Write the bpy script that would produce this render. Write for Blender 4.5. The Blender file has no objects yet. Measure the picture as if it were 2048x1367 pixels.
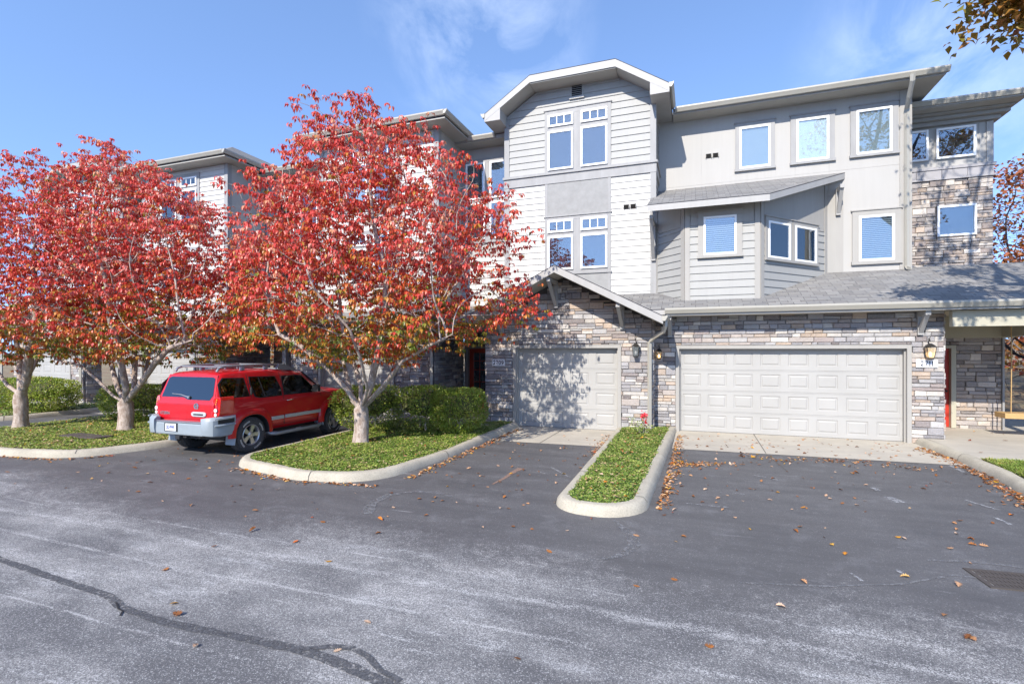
import bpy, bmesh, math, random
import numpy as np
from mathutils import Vector, Matrix, noise
random.seed(7)
R = math.radians
scene = bpy.context.scene
col = scene.collection

# ------------------------------------------------------------------ survey helpers
# the camera stands at the origin, 2.08 m above the garage slabs; +Y runs into the houses, +X along the row
TH = R(19.8); SN = math.sin(TH); CS = math.cos(TH); H = 2.08; FL = 1020.0; HV = 701.0
def G(u, v, z=0.0):
    "ground point under a picture position"
    t = (H - z) * FL / (v - HV); xc = (u - 1024) / FL
    return (t * (xc * CS - SN), t * (xc * SN + CS))
class Frame:
    "a vertical wall plane: a runs along it, b is height, c stands proud of it"
    def __init__(s, o, u, n):
        s.o = Vector(o); s.u = Vector(u).normalized(); s.n = Vector(n).normalized()
    def p(s, a, b, c=0.0):
        return s.o + s.u * a + s.n * c + Vector((0, 0, b))
    def px(s, u, v):
        xc = (u - 1024) / FL
        d = Vector((xc * CS - SN, xc * SN + CS, (HV - v) / FL))
        cam = Vector((0, 0, H))
        t = (s.o - cam).dot(s.n) / d.dot(s.n)
        q = cam + d * t
        return ((q - s.o).dot(s.u), q.z)
    def rect(s, u0, v0, u1, v1):
        "rectangle on the wall from mean top/bottom rows measured at its middle"
        um = (u0 + u1) / 2
        return (s.px(u0, v0)[0], s.px(u1, v0)[0], s.px(um, v1)[1], s.px(um, v0)[1])
def FY(Y): return Frame((0, Y, 0), (1, 0, 0), (0, -1, 0))
def FX(X): return Frame((X, 0, 0), (0, 1, 0), (1, 0, 0))     # faces +X, a = world Y

# ------------------------------------------------------------------ mesh builder
class MB:
    def __init__(s):
        s.v = []; s.f = []; s.m = []; s.uv = []; s.col = []
    def face(s, pts, m=0, uv=None, col=None):
        i = len(s.v); s.v += [tuple(p) for p in pts]
        s.f.append(tuple(range(i, i + len(pts)))); s.m.append(m); s.uv.append(uv); s.col.append(col)
    def faces(s, verts, faces, m=0, col=None):
        i = len(s.v); s.v += [tuple(p) for p in verts]
        for f in faces:
            s.f.append(tuple(i + k for k in f)); s.m.append(m); s.uv.append(None); s.col.append(col)
    BF = ((0,1,2,3),(7,6,5,4),(0,4,5,1),(1,5,6,2),(2,6,7,3),(3,7,4,0))
    def box(s, x0, x1, y0, y1, z0, z1, m=0, col=None):
        s.faces([(x0,y0,z0),(x0,y1,z0),(x1,y1,z0),(x1,y0,z0),(x0,y0,z1),(x0,y1,z1),(x1,y1,z1),(x1,y0,z1)], s.BF, m, col)
    def fbox(s, F, a0, a1, b0, b1, c0, c1, m=0, col=None):
        P = F.p
        s.faces([P(a0,b0,c0),P(a0,b0,c1),P(a1,b0,c1),P(a1,b0,c0),P(a0,b1,c0),P(a0,b1,c1),P(a1,b1,c1),P(a1,b1,c0)], s.BF, m, col)
    def prism(s, F, poly, c0, c1, m=0):
        n = len(poly)
        vs = [F.p(a,b,c0) for a,b in poly] + [F.p(a,b,c1) for a,b in poly]
        fs = [tuple(range(n)), tuple(range(2*n-1, n-1, -1))] + [(i, (i+1)%n, n+(i+1)%n, n+i) for i in range(n)]
        s.faces(vs, fs, m)
    def extr(s, pts, vec, m=0):
        "closed polygon pts (3D) swept by vec"
        n = len(pts); vec = Vector(vec)
        vs = [Vector(p) for p in pts] + [Vector(p)+vec for p in pts]
        s.faces(vs, [tuple(range(n)), tuple(range(2*n-1, n-1, -1))] + [(i,(i+1)%n,n+(i+1)%n,n+i) for i in range(n)], m)
    def tube(s, pts, rad, n=8, m=0, ph=0.0, cap=True):
        pts = [Vector(p) for p in pts]
        if not hasattr(rad, '__len__'): rad = [rad]*len(pts)
        vs = []; up = Vector((0.31,0.17,0.93)).normalized()
        d0 = (pts[1]-pts[0]).normalized()
        a = d0.orthogonal().normalized() if abs(d0.z) > .9 else d0.cross(Vector((0,0,1))).normalized()
        for i, p in enumerate(pts):
            d = (pts[min(i+1,len(pts)-1)] - pts[max(i-1,0)]).normalized()
            a = (a - d*a.dot(d)).normalized(); b = d.cross(a)
            for k in range(n):
                t = ph + 2*math.pi*k/n
                vs.append(p + (a*math.cos(t) + b*math.sin(t))*rad[i])
        fs = []
        for i in range(len(pts)-1):
            for k in range(n):
                fs.append((i*n+k, i*n+(k+1)%n, (i+1)*n+(k+1)%n, (i+1)*n+k))
        if cap:
            fs.append(tuple(range(n))[::-1]); fs.append(tuple((len(pts)-1)*n+k for k in range(n)))
        s.faces(vs, fs, m)
    def lathe(s, M, prof, n=24, m=0):
        "profile (r, h) about the local z axis of matrix M"
        vs = []
        for r, h in prof:
            for k in range(n):
                t = 2*math.pi*k/n
                vs.append(M @ Vector((r*math.cos(t), r*math.sin(t), h)))
        fs = [(i*n+k, i*n+(k+1)%n, (i+1)*n+(k+1)%n, (i+1)*n+k) for i in range(len(prof)-1) for k in range(n)]
        s.faces(vs, fs, m)
    def slab(s, top, th, mt=0, mb=1, me=1, eave=None):
        "a roof plane: polygon of top points, thickness th, shingles laid along its eave (first edge)"
        top = [Vector(p) for p in top]
        e = Vector(eave).normalized() if eave else (top[1]-top[0]).normalized()
        nrm = (top[1]-top[0]).cross(top[2]-top[0]).normalized()
        sl = nrm.cross(e)
        uv = [((p).dot(e), (p).dot(sl)) for p in top]
        s.face(top, mt, uv)
        bot = [p - Vector((0,0,th)) for p in top]
        s.face(bot[::-1], mb)
        n = len(top)
        for i in range(n):
            j = (i+1)%n
            s.face([top[i], top[j], bot[j], bot[i]], me)
    def build(s, name, mats, parent=None, smooth=None, bevel=0.0, recalc=True):
        if not isinstance(mats, (list, tuple)): mats = [mats]
        me = bpy.data.meshes.new(name)
        off = Vector((0,0,0))
        if parent is not None:
            r = parent
            while r is not None: off = off + r.location; r = r.parent
        me.from_pydata([(v[0]-off.x, v[1]-off.y, v[2]-off.z) for v in s.v], [], s.f)
        for m in mats: me.materials.append(m)
        me.polygons.foreach_set('material_index', s.m)
        if any(u is not None for u in s.uv):
            L = me.uv_layers.new(name='UVMap'); dat = np.zeros((len(me.loops), 2), np.float32); k = 0
            for f, u in zip(s.f, s.uv):
                if u is not None:
                    for j in range(len(f)): dat[k+j] = u[j]
                k += len(f)
            L.data.foreach_set('uv', dat.ravel())
        if any(c is not None for c in s.col):
            A = me.color_attributes.new(name='Col', type='FLOAT_COLOR', domain='CORNER'); dat = np.ones((len(me.loops), 4), np.float32); k = 0
            for f, c in zip(s.f, s.col):
                if c is not None: dat[k:k+len(f), :3] = c
                k += len(f)
            A.data.foreach_set('color', dat.ravel())
        if recalc or bevel:
            bm = bmesh.new(); bm.from_mesh(me)
            if bevel or smooth: bmesh.ops.remove_doubles(bm, verts=bm.verts, dist=1e-5)
            bmesh.ops.recalc_face_normals(bm, faces=bm.faces)
            if bevel:
                ed = [e for e in bm.edges if len(e.link_faces) == 2 and e.calc_face_angle(0) > .35]
                bmesh.ops.bevel(bm, geom=ed, offset=bevel, segments=2, affect='EDGES', profile=.6, clamp_overlap=True)
            bm.to_mesh(me); bm.free()
        if smooth is not None:
            me.shade_smooth(); me.set_sharp_from_angle(angle=R(smooth))
        o = bpy.data.objects.new(name, me); col.objects.link(o)
        if parent is not None: o.parent = parent
        return o
def empty(name, loc):
    o = bpy.data.objects.new(name, None); col.objects.link(o); o.location = loc; o.empty_display_size = .3
    return o
def tag(o, label=None, cat=None, group=None, kind=None):
    if label: o['label'] = label
    if cat: o['category'] = cat
    if group: o['group'] = group
    if kind: o['kind'] = kind
    return o
def thing(name, loc, label, cat, group=None): return tag(empty(name, loc), label, cat, group)
def np_mesh(name, co, quads, mats, parent=None, attr=None, smooth=False, matidx=None):
    "many small faces at once; attr = one float per face"
    me = bpy.data.meshes.new(name)
    off = np.zeros(3)
    r = parent
    while r is not None: off += np.array(r.location); r = r.parent
    co = (co - off).astype(np.float32); k = quads.shape[1]; n = len(quads)
    me.vertices.add(len(co)); me.vertices.foreach_set('co', co.ravel())
    me.loops.add(n*k); me.loops.foreach_set('vertex_index', quads.astype(np.int32).ravel())
    me.polygons.add(n); me.polygons.foreach_set('loop_start', np.arange(0, n*k, k, dtype=np.int32))
    for m in (mats if isinstance(mats, (list, tuple)) else [mats]): me.materials.append(m)
    if attr is not None:
        A = me.attributes.new('tint', 'FLOAT', 'FACE'); A.data.foreach_set('value', attr.astype(np.float32))
    if matidx is not None: me.polygons.foreach_set('material_index', matidx.astype(np.int32))
    me.update(calc_edges=True); me.validate()
    if smooth: me.shade_smooth()
    o = bpy.data.objects.new(name, me); col.objects.link(o)
    if parent is not None: o.parent = parent
    return o

# ------------------------------------------------------------------ materials
class N:
    "small wrapper to write node trees compactly"
    def __init__(s, name, world=False):
        if world: s.id = bpy.data.worlds.new(name); scene.world = s.id
        else: s.id = bpy.data.materials.new(name)
        s.id.use_nodes = True; s.t = s.id.node_tree; s.t.nodes.clear()
    def n(s, typ, **kw):
        nd = s.t.nodes.new(typ)
        for k, v in kw.items():
            if k.startswith('_'): setattr(nd, k[1:], v)
            else:
                key = int(k[1:]) if k[0] == 'i' and k[1:].isdigit() else k.replace('__', ' ')
                s.set(nd.inputs[key], v)
        return nd
    def set(s, inp, v):
        if isinstance(v, bpy.types.NodeSocket): s.t.links.new(v, inp)
        elif isinstance(v, bpy.types.Node): s.t.links.new(v.outputs[0], inp)
        else:
            if inp.type == 'RGBA' and hasattr(v, '__len__') and len(v) == 3: v = (*v, 1)
            inp.default_value = v
    def math(s, op, a, b=0.0, clamp=False):
        nd = s.n('ShaderNodeMath', _operation=op, _use_clamp=clamp); s.set(nd.inputs[0], a); s.set(nd.inputs[1], b); return nd.outputs[0]
    def mix(s, f, a, b, mode='MIX'):
        nd = s.n('ShaderNodeMix', _data_type='RGBA', _blend_type=mode, _clamp_factor=True)
        s.set(nd.inputs[0], f); s.set(nd.inputs[6], a); s.set(nd.inputs[7], b); return nd.outputs[2]
    def ramp(s, f, stops, interp='LINEAR'):
        nd = s.n('ShaderNodeValToRGB'); nd.color_ramp.interpolation = interp; s.set(nd.inputs[0], f)
        el = nd.color_ramp.elements
        while len(el) > 1: el.remove(el[-1])
        for i, (p, c) in enumerate(stops):
            e = el[0] if i == 0 else el.new(p)
            e.position = p; e.color = (c, c, c, 1) if not hasattr(c, '__len__') else (*c, 1)
        return nd.outputs[0]
    def mr(s, f, a, b, c=0.0, d=1.0):
        nd = s.n('ShaderNodeMapRange'); s.set(nd.inputs[0], f)
        for i, x in enumerate((a, b, c, d)): nd.inputs[i+1].default_value = x
        return nd.outputs[0]
    def pos(s): return s.n('ShaderNodeNewGeometry').outputs['Position']
    def obj(s): return s.n('ShaderNodeTexCoord').outputs['Object']
    def mapv(s, v, scale=(1,1,1), rot=(0,0,0), loc=(0,0,0)):
        nd = s.n('ShaderNodeMapping'); s.set(nd.inputs[0], v); nd.inputs[1].default_value = loc; nd.inputs[2].default_value = rot; nd.inputs[3].default_value = scale
        return nd.outputs[0]
    def noise(s, v, sc, det=4, rough=.55, out=0, dist=0.0):
        nd = s.n('ShaderNodeTexNoise'); s.set(nd.inputs['Vector'], v); nd.inputs['Scale'].default_value = sc
        nd.inputs['Detail'].default_value = det; nd.inputs['Roughness'].default_value = rough; nd.inputs['Distortion'].default_value = dist
        return nd.outputs[out]
    def bump(s, h, strength=.3, dist=.01, nrm=None):
        nd = s.n('ShaderNodeBump'); s.set(nd.inputs['Strength'], strength); nd.inputs['Distance'].default_value = dist
        s.set(nd.inputs['Height'], h)
        if nrm is not None: s.set(nd.inputs['Normal'], nrm)
        return nd.outputs[0]
    def out(s, color=None, rough=.6, metal=0.0, normal=None, spec=.5, coat=0.0, shader=None, **kw):
        o = s.n('ShaderNodeOutputMaterial')
        if shader is None:
            p = s.n('ShaderNodeBsdfPrincipled'); s.set(p.inputs['Base Color'], color); s.set(p.inputs['Roughness'], rough)
            s.set(p.inputs['Metallic'], metal); s.set(p.inputs['Specular IOR Level'], spec); s.set(p.inputs['Coat Weight'], coat)
            p.inputs['Coat Roughness'].default_value = .03
            if normal is not None: s.set(p.inputs['Normal'], normal)
            for k, v in kw.items(): s.set(p.inputs[k.replace('_', ' ')], v)
            shader = p
        s.set(o.inputs[0], shader); return s.id
def paint(name, c, rough=.55, var=.06, scale=3.0, bumps=.05, grain=None):
    "painted board or metal: faint blotches, streaks of weather and a fine surface"
    n = N(name); v = n.obj()
    a = n.noise(n.mapv(v, (1, 1, .35)), scale, 5, .6); b = n.noise(v, 90 if grain is None else grain, 3)
    st_ = n.noise(n.mapv(v, (7, 7, .35)), 1.5, 5, .65)
    f = n.math('ADD', n.math('MULTIPLY', n.math('SUBTRACT', a, .5), 2*var*2), 1.0)
    f = n.math('ADD', f, n.math('MULTIPLY', n.math('SUBTRACT', st_, .5), var*3))
    hsv = n.n('ShaderNodeHueSaturation'); n.set(hsv.inputs['Value'], f); n.set(hsv.inputs['Color'], c)
    return n.out(hsv.outputs[0], rough, normal=n.bump(b, bumps, .004))
def simple(name, c, rough=.5, metal=0.0, **kw):
    n = N(name); v = n.obj(); a = n.noise(v, 14, 4)
    return n.out(n.mix(n.mr(a, .3, .7, 0, .35), c, tuple(x*.8 for x in c)), rough, metal, **kw)

M = {}
M['wall'] = paint('panel_wall_paint', (.375, .366, .348), .7, .04, 1.2)
M['siding_grey'] = paint('grey_siding_paint', (.312, .313, .302), .6, .05, 1.5)
M['siding_white'] = paint('white_siding_paint', (.48, .475, .455), .55, .04, 1.5)
M['trim'] = paint('grey_trim_paint', (.27, .27, .27), .6, .10, 5.0)
M['trim_warm'] = paint('warm_trim_paint', (.31, .30, .28), .6, .05, 3.0)
M['fascia'] = paint('fascia_paint', (.335, .33, .32), .55, .06, 4.0)
M['soffit'] = paint('soffit_paint', (.36, .35, .32), .7, .03, 2.0)
M['gutter'] = paint('gutter_paint', (.37, .355, .31), .4, .04, 2.0, .02)
M['porch_wood'] = paint('porch_wood_paint', (.40, .38, .30), .6, .04, 2.0)
M['vinyl'] = paint('white_vinyl', (.86, .87, .88), .35, .01, 2.0, .01)
M['garage'] = None
n = N('garage_door_paint'); v = n.obj()
g = n.noise(n.mapv(v, (2.2, 2.2, 42)), 2.2, 5, .65)
a = n.noise(v, 1.0, 3)
M['garage'] = n.out(n.mix(n.mr(a, .3, .7), (.325, .32, .305), (.365, .36, .345)), .5, normal=n.bump(g, .22, .006))

n = N('stone_veneer'); v = n.obj()
c = n.n('ShaderNodeVertexColor', _layer_name='Col').outputs[0]
a = n.noise(v, 9, 6, .65); b = n.noise(v, 40, 5, .7)
c2 = n.mix(n.mr(a, .3, .75, 0, .75), c, n.mix(.5, c, (.17, .15, .16)))
c3 = n.mix(n.mr(b, .45, .8, 0, .4), c2, (.55, .52, .50))
M['stone'] = n.out(c3, .9, normal=n.bump(n.math('ADD', a, n.math('MULTIPLY', b, .6)), .8, .03), spec=.2)
M['mortar'] = simple('mortar_joint', (.075, .07, .068), .95)

def shingle(name, c1, c2, c3):
    n = N(name); uv = n.n('ShaderNodeUVMap').outputs[0]
    wob = n.noise(n.mapv(uv, (3, .5, 1)), 2.0, 2)
    br = n.n('ShaderNodeTexBrick', Vector=uv, Color1=(*c1, 1), Color2=(*c2, 1), Mortar=(.04, .04, .042, 1), Scale=1.0)
    br.inputs['Mortar Size'].default_value = .006; br.inputs['Brick Width'].default_value = .27; br.inputs['Row Height'].default_value = .135
    br.inputs['Mortar Smooth'].default_value = .2; br.offset = .37; br.offset_frequency = 3
    br2 = n.n('ShaderNodeTexBrick', Vector=n.mapv(uv, loc=(.11, 0, 0)), Color1=(0, 0, 0, 1), Color2=(1, 1, 1, 1), Mortar=(0, 0, 0, 1), Scale=1.0)
    br2.inputs['Mortar Size'].default_value = 0.0; br2.inputs['Brick Width'].default_value = .42; br2.inputs['Row Height'].default_value = .135; br2.offset = .61
    cc = n.mix(n.math('MULTIPLY', br2.outputs[0], .5), br.outputs[0], c3)
    g = n.noise(n.obj(), 260, 2); big = n.noise(n.obj(), .8, 4)
    cc = n.mix(n.mr(g, .3, .7, 0, .4), cc, (.10, .10, .10)); cc = n.mix(n.mr(big, .35, .75, 0, .3), cc, (.24, .235, .22))
    hgt = n.math('ADD', n.math('MULTIPLY', br.outputs['Fac'], -1.0), n.math('MULTIPLY', g, .25))
    return n.out(cc, .95, normal=n.bump(hgt, .7, .012), spec=.2)
M['shingle'] = shingle('asphalt_shingles', (.20, .19, .18), (.32, .31, .295), (.16, .165, .175))
M['drip'] = simple('dark_shingle_edge', (.05, .05, .06), .9)

def glass(name, refl, tint):
    n = N(name); gl = n.n('ShaderNodeBsdfGlossy', Color=(.88, .93, .97, 1), Roughness=.015)
    w = n.noise(n.obj(), .9, 2); n.set(gl.inputs['Normal'], n.bump(w, .05, .05))
    tr = n.n('ShaderNodeBsdfTransparent', Color=(*tint, 1)); fr = n.n('ShaderNodeFresnel', IOR=1.5)
    mx = n.n('ShaderNodeMixShader'); n.set(mx.inputs[0], n.math('ADD', n.math('MULTIPLY', fr.outputs[0], 1.0), refl, True))
    n.set(mx.inputs[1], tr); n.set(mx.inputs[2], gl); return n.out(shader=mx)
M['glass'] = glass('window_glass', .13, (.84, .88, .90))
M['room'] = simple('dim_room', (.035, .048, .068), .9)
M['curtain'] = simple('pale_shade', (.42, .46, .47), .9)
M['blind'] = simple('blind_slats', (.40, .44, .48), .6)
M['blind_white'] = simple('white_blind_slats', (.86, .88, .90), .6)
M['dark'] = simple('dark_void', (.015, .015, .017), .9)
M['bronze'] = simple('dark_bronze', (.03, .028, .026), .5, .3)
M['red_door'] = paint('red_door_paint', (.42, .035, .02), .35, .03)
M['wood_door'] = paint('stained_wood', (.38, .05, .025), .3, .12, 8)
n = N('lantern_glass'); M['lantern_glass'] = n.out((.75, .62, .42), .25, Alpha=.45)
n = N('unlit_lantern_glass'); M['lantern_dim'] = n.out((.20, .22, .22), .15, Alpha=.5)
n = N('lit_bulb'); M['bulb'] = n.out((1, .8, .5), .5, Emission_Color=(1.0, .66, .25, 1), Emission_Strength=9.0)
M['plate_white'] = simple('number_plate_white', (.80, .81, .82), .4)
M['ink'] = simple('dark_lettering', (.03, .04, .06), .5)

# ground
n = N('asphalt'); p = n.pos(); sx = n.n('ShaderNodeSeparateXYZ', Vector=p)
X, Y = sx.outputs[0], sx.outputs[1]
big = n.noise(p, .35, 4, .6); mid = n.noise(n.mapv(p, (.35, 1.5, 1), (0, 0, R(-4))), 1.6, 6, .7)
yy = n.math('ADD', n.math('ADD', Y, n.math('MULTIPLY', X, .03)), n.math('MULTIPLY', n.math('SUBTRACT', big, .5), 3.2))
worn = n.mr(yy, 5.2, 3.7)
streak2 = n.noise(n.mapv(p, (.5, 2.2, 1), (0, 0, R(10))), 1.6, 8, .72)
speck = n.noise(p, 62, 3, .75); fine = n.noise(p, 240, 2, .6)
vor = n.n('ShaderNodeTexVoronoi', Vector=p, Scale=85.0); vd = vor.outputs['Distance']
cloudy = n.noise(n.mapv(p, (.55, 1.15, 1), (0, 0, R(-12))), 1.5, 8, .72)
wcol = n.mix(n.mr(cloudy, .38, .66), (.20, .197, .194), (.48, .47, .455))
wcol = n.mix(n.mr(n.math('ADD', streak2, n.math('MULTIPLY', n.math('SUBTRACT', speck, .5), .35)), .57, .60, 0, .55), wcol, (.58, .58, .575))
rag = n.noise(n.mapv(p, (.30, 3.2, 1), (0, 0, R(-8))), 3.1, 9, .78)
wcol = n.mix(n.mr(n.math('ADD', rag, n.math('MULTIPLY', n.math('SUBTRACT', speck, .5), .3)), .60, .615, 0, .6), wcol, (.64, .64, .63))
patch = n.noise(n.mapv(p, (.7, 1.3, 1), (0, 0, R(20))), .75, 4, .55)
wcol = n.mix(n.mr(patch, .48, .60, 0, .85), wcol, (.13, .128, .13))
v1 = n.n('ShaderNodeTexVoronoi', Vector=p, Scale=150.0); g1 = n.n('ShaderNodeSeparateColor', i0=v1.outputs['Color']).outputs[0]
v2 = n.n('ShaderNodeTexVoronoi', Vector=p, Scale=80.0); g2 = n.n('ShaderNodeSeparateColor', i0=v2.outputs['Color']).outputs[0]
wcol = n.mix(n.mr(g1, .20, .70, .70, 0), wcol, (.07, .071, .078))
wcol = n.mix(n.mr(g2, .30, .75, .30, 0), wcol, (.09, .091, .10))
wcol = n.mix(n.mr(g1, .84, .97, 0, .40), wcol, (.66, .66, .655))
sy = n.math('ADD', Y, n.math('MULTIPLY', n.math('SUBTRACT', n.noise(n.mapv(p, (.5, .5, 1)), 1.0, 3), .5), .22))
tr_ = None
for yc, w_ in ((4.38, .022), (4.05, .085), (3.55, .035), (2.62, .02)):
    b_ = n.mr(n.math('ABSOLUTE', n.math('SUBTRACT', sy, yc)), w_, w_*.2)
    tr_ = b_ if tr_ is None else n.math('MAXIMUM', tr_, b_)
brk = n.mr(n.math('ADD', n.noise(n.mapv(p, (.8, 3, 1)), 1.8, 6, .7), n.math('MULTIPLY', g1, .24)), .58, .70)
wcol = n.mix(n.math('MULTIPLY', n.math('MULTIPLY', tr_, brk), .6), wcol, (.55, .545, .535))
scol = n.mix(n.mr(mid, .35, .7), (.088, .086, .088), (.128, .125, .126))
tan = n.mr(n.noise(p, .8, 4), .52, .72, 0, .45)
scol = n.mix(tan, scol, (.11, .105, .105))
dust = n.math('MULTIPLY', n.mr(n.noise(p, 2.2, 6, .7), .54, .72), n.mr(fine, .45, .62))
scol = n.mix(n.math('MULTIPLY', dust, .75), scol, (.30, .30, .31))
scol = n.mix(n.mr(speck, .50, .60, 0, .35), scol, (.035, .037, .045))
scol = n.mix(n.mr(n.math('ADD', g1, n.math('MULTIPLY', n.math('SUBTRACT', mid, .5), .12)), .975, .99, 0, .45), scol, (.36, .36, .36))
scol = n.mix(n.mr(g1, .0, .4, .35, 0), scol, (.04, .042, .05))
scuff = n.mr(n.noise(n.mapv(p, (.55, 6, 1), (0, 0, R(-9))), 1.9, 3, .5), .70, .76, 0, .55)
scol = n.mix(n.math('MULTIPLY', scuff, n.mr(speck, .35, .6)), scol, (.40, .40, .41))
wf = n.mr(n.math('ADD', n.math('ADD', worn, n.math('MULTIPLY', n.math('SUBTRACT', n.noise(p, 9, 5, .75), .5), 1.4)), n.math('MULTIPLY', n.math('SUBTRACT', g1, .5), .5)), .25, .8)
acol = n.mix(wf, scol, wcol)
M['asphalt'] = n.out(acol, n.mix(wf, (.62,)*3, (.9,)*3), normal=n.bump(n.math('ADD', speck, fine), n.mr(wf, 0, 1, .25, .7), .006), spec=.35)
n = N('crack_sealer'); p = n.pos(); a = n.noise(p, 60, 4, .7); e = n.noise(p, 18, 6, .75)
bs = n.n('ShaderNodeBsdfPrincipled', Roughness=.8); n.set(bs.inputs['Base Color'], n.mix(n.mr(a, .4, .65), (.05, .052, .058), (.12, .12, .125)))
mx = n.n('ShaderNodeMixShader'); n.set(mx.inputs[0], n.mr(e, 0.40, 0.53)); n.set(mx.inputs[1], n.n('ShaderNodeBsdfTransparent')); n.set(mx.inputs[2], bs)
M['sealer'] = n.out(shader=mx)
n = N('scraped_asphalt'); p = n.pos(); a = n.noise(p, 60, 4, .7); e = n.noise(p, 14, 6, .75)
bs = n.n('ShaderNodeBsdfPrincipled', Roughness=.8); n.set(bs.inputs['Base Color'], n.mix(n.mr(a, .4, .65), (.12, .12, .125), (.22, .22, .225)))
mx = n.n('ShaderNodeMixShader'); n.set(mx.inputs[0], n.mr(e, 0.4, 0.58)); n.set(mx.inputs[1], n.n('ShaderNodeBsdfTransparent')); n.set(mx.inputs[2], bs)
M['scrape'] = n.out(shader=mx)
n = N('pale_scuff'); p = n.pos(); a = n.noise(p, 60, 4, .7); e = n.noise(p, 16, 6, .75)
bs = n.n('ShaderNodeBsdfPrincipled', Roughness=.8); n.set(bs.inputs['Base Color'], n.mix(n.mr(a, .4, .65), (.20, .205, .215), (.42, .42, .43)))
mx = n.n('ShaderNodeMixShader'); n.set(mx.inputs[0], n.mr(e, 0.42, 0.56)); n.set(mx.inputs[1], n.n('ShaderNodeBsdfTransparent')); n.set(mx.inputs[2], bs)
M['scuff'] = n.out(shader=mx)
n = N('concrete'); p = n.pos(); a = n.noise(p, 1.3, 6, .65); b = n.noise(p, 60, 4, .7); c = n.noise(n.mapv(p, (.4, 3, 1)), 2, 4)
cc = n.mix(n.mr(a, .3, .75), (.46, .42, .35), (.34, .31, .26)); cc = n.mix(n.mr(c, .5, .75, 0, .5), cc, (.50, .46, .37))
cc = n.mix(n.mr(b, .5, .75, 0, .35), cc, (.30, .28, .25))
M['concrete'] = n.out(cc, .85, normal=n.bump(b, .25, .004))
n = N('kerb_concrete'); p = n.pos(); a = n.noise(p, 2.2, 6, .7); b = n.noise(p, 45, 5, .75)
cc = n.mix(n.mr(a, .35, .7), (.46, .42, .335), (.33, .30, .24)); cc = n.mix(n.mr(b, .46, .66, 0, .6), cc, (.24, .225, .19))
M['kerb'] = n.out(cc, .9, normal=n.bump(b, .45, .006))
n = N('soil'); p = n.pos(); a = n.noise(p, 12, 6, .7)
M['soil'] = n.out(n.mix(n.mr(a, .3, .7), (.045, .07, .02), (.12, .10, .055)), .95, normal=n.bump(a, .6, .03))
n = N('leaf_litter'); p = n.pos(); a = n.noise(p, 6, 7, .75); b = n.noise(p, 1, 3)
M['litter'] = n.out(n.mix(n.mr(b, .4, .6), n.mix(n.mr(a, .35, .65), (.10, .07, .04), (.30, .20, .11)), n.mix(n.mr(a, .35, .65), (.12, .10, .05), (.34, .27, .16))), .95, normal=n.bump(a, .9, .05))

def leafmat(name, stops, rough=.45, trans=.25, spec=.5):
    n = N(name); t = n.n('ShaderNodeAttribute', _attribute_name='tint').outputs['Fac']
    c = n.ramp(t, stops)
    p = n.n('ShaderNodeBsdfPrincipled'); n.set(p.inputs['Base Color'], c); p.inputs['Roughness'].default_value = rough; p.inputs['Specular IOR Level'].default_value = spec
    tr = n.n('ShaderNodeBsdfTranslucent'); n.set(tr.inputs[0], c)
    mx = n.n('ShaderNodeMixShader', i0=trans); n.set(mx.inputs[1], p); n.set(mx.inputs[2], tr)
    return n.out(shader=mx)
M['red_leaf'] = leafmat('red_autumn_leaf', [(0, (.08, .13, .018)), (.16, (.24, .24, .03)), (.30, (.52, .24, .04)), (.44, (.56, .085, .03)), (.62, (.50, .038, .030)), (.8, (.68, .11, .085)), (.93, (.80, .33, .27)), (1, (.55, .28, .08))], .38, .3)
M['hedge_leaf'] = leafmat('hedge_leaf', [(0, (.05, .09, .010)), (.35, (.14, .22, .022)), (.7, (.30, .38, .05)), (.88, (.46, .50, .09)), (.93, (.28, .17, .07)), (1, (.40, .30, .16))], .4, .25)
M['cover_leaf'] = leafmat('ground_cover_leaf', [(0, (.04, .09, .016)), (.35, (.13, .21, .032)), (.7, (.27, .34, .065)), (.86, (.46, .47, .13)), (.92, (.50, .40, .19)), (1, (.40, .30, .16))], .35, .25)
M['dry_leaf'] = leafmat('dry_leaf', [(0, (.16, .06, .02)), (.3, (.34, .13, .035)), (.55, (.45, .24, .12)), (.8, (.60, .42, .30)), (.9, (.62, .34, .02)), (1, (.50, .06, .02))], .6, .1, .3)
M['rust_leaf'] = leafmat('russet_leaf', [(0, (.10, .13, .02)), (.25, (.30, .16, .02)), (.6, (.33, .09, .035)), (1, (.24, .045, .03))], .5, .25)
def barkmat(name, c1, c2, sc=1.0):
    n = N(name); v = n.obj(); a = n.noise(n.mapv(v, (1, 1, .45)), 16*sc, 7, .7, dist=.6); b = n.noise(v, 3.5*sc, 4, .6)
    cc = n.mix(n.mr(a, .38, .62), c1, c2); cc = n.mix(n.mr(b, .45, .65, 0, .5), cc, tuple(.6*x+.4*y for x, y in zip(c1, c2)))
    return n.out(cc, .9, normal=n.bump(a, .9, .03), spec=.2)
M['bark'] = barkmat('pale_flaking_bark', (.26, .19, .15), (.52, .45, .40))
M['bark_dark'] = barkmat('dark_bark', (.05, .042, .045), (.13, .11, .11))
M['twig_pale'] = barkmat('pale_twig', (.30, .25, .22), (.46, .40, .36))
M['iron'] = simple('rusty_iron', (.10, .085, .075), .7, .4)
M['cedar'] = paint('cedar_wood', (.45, .29, .12), .6, .08, 6)

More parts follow.
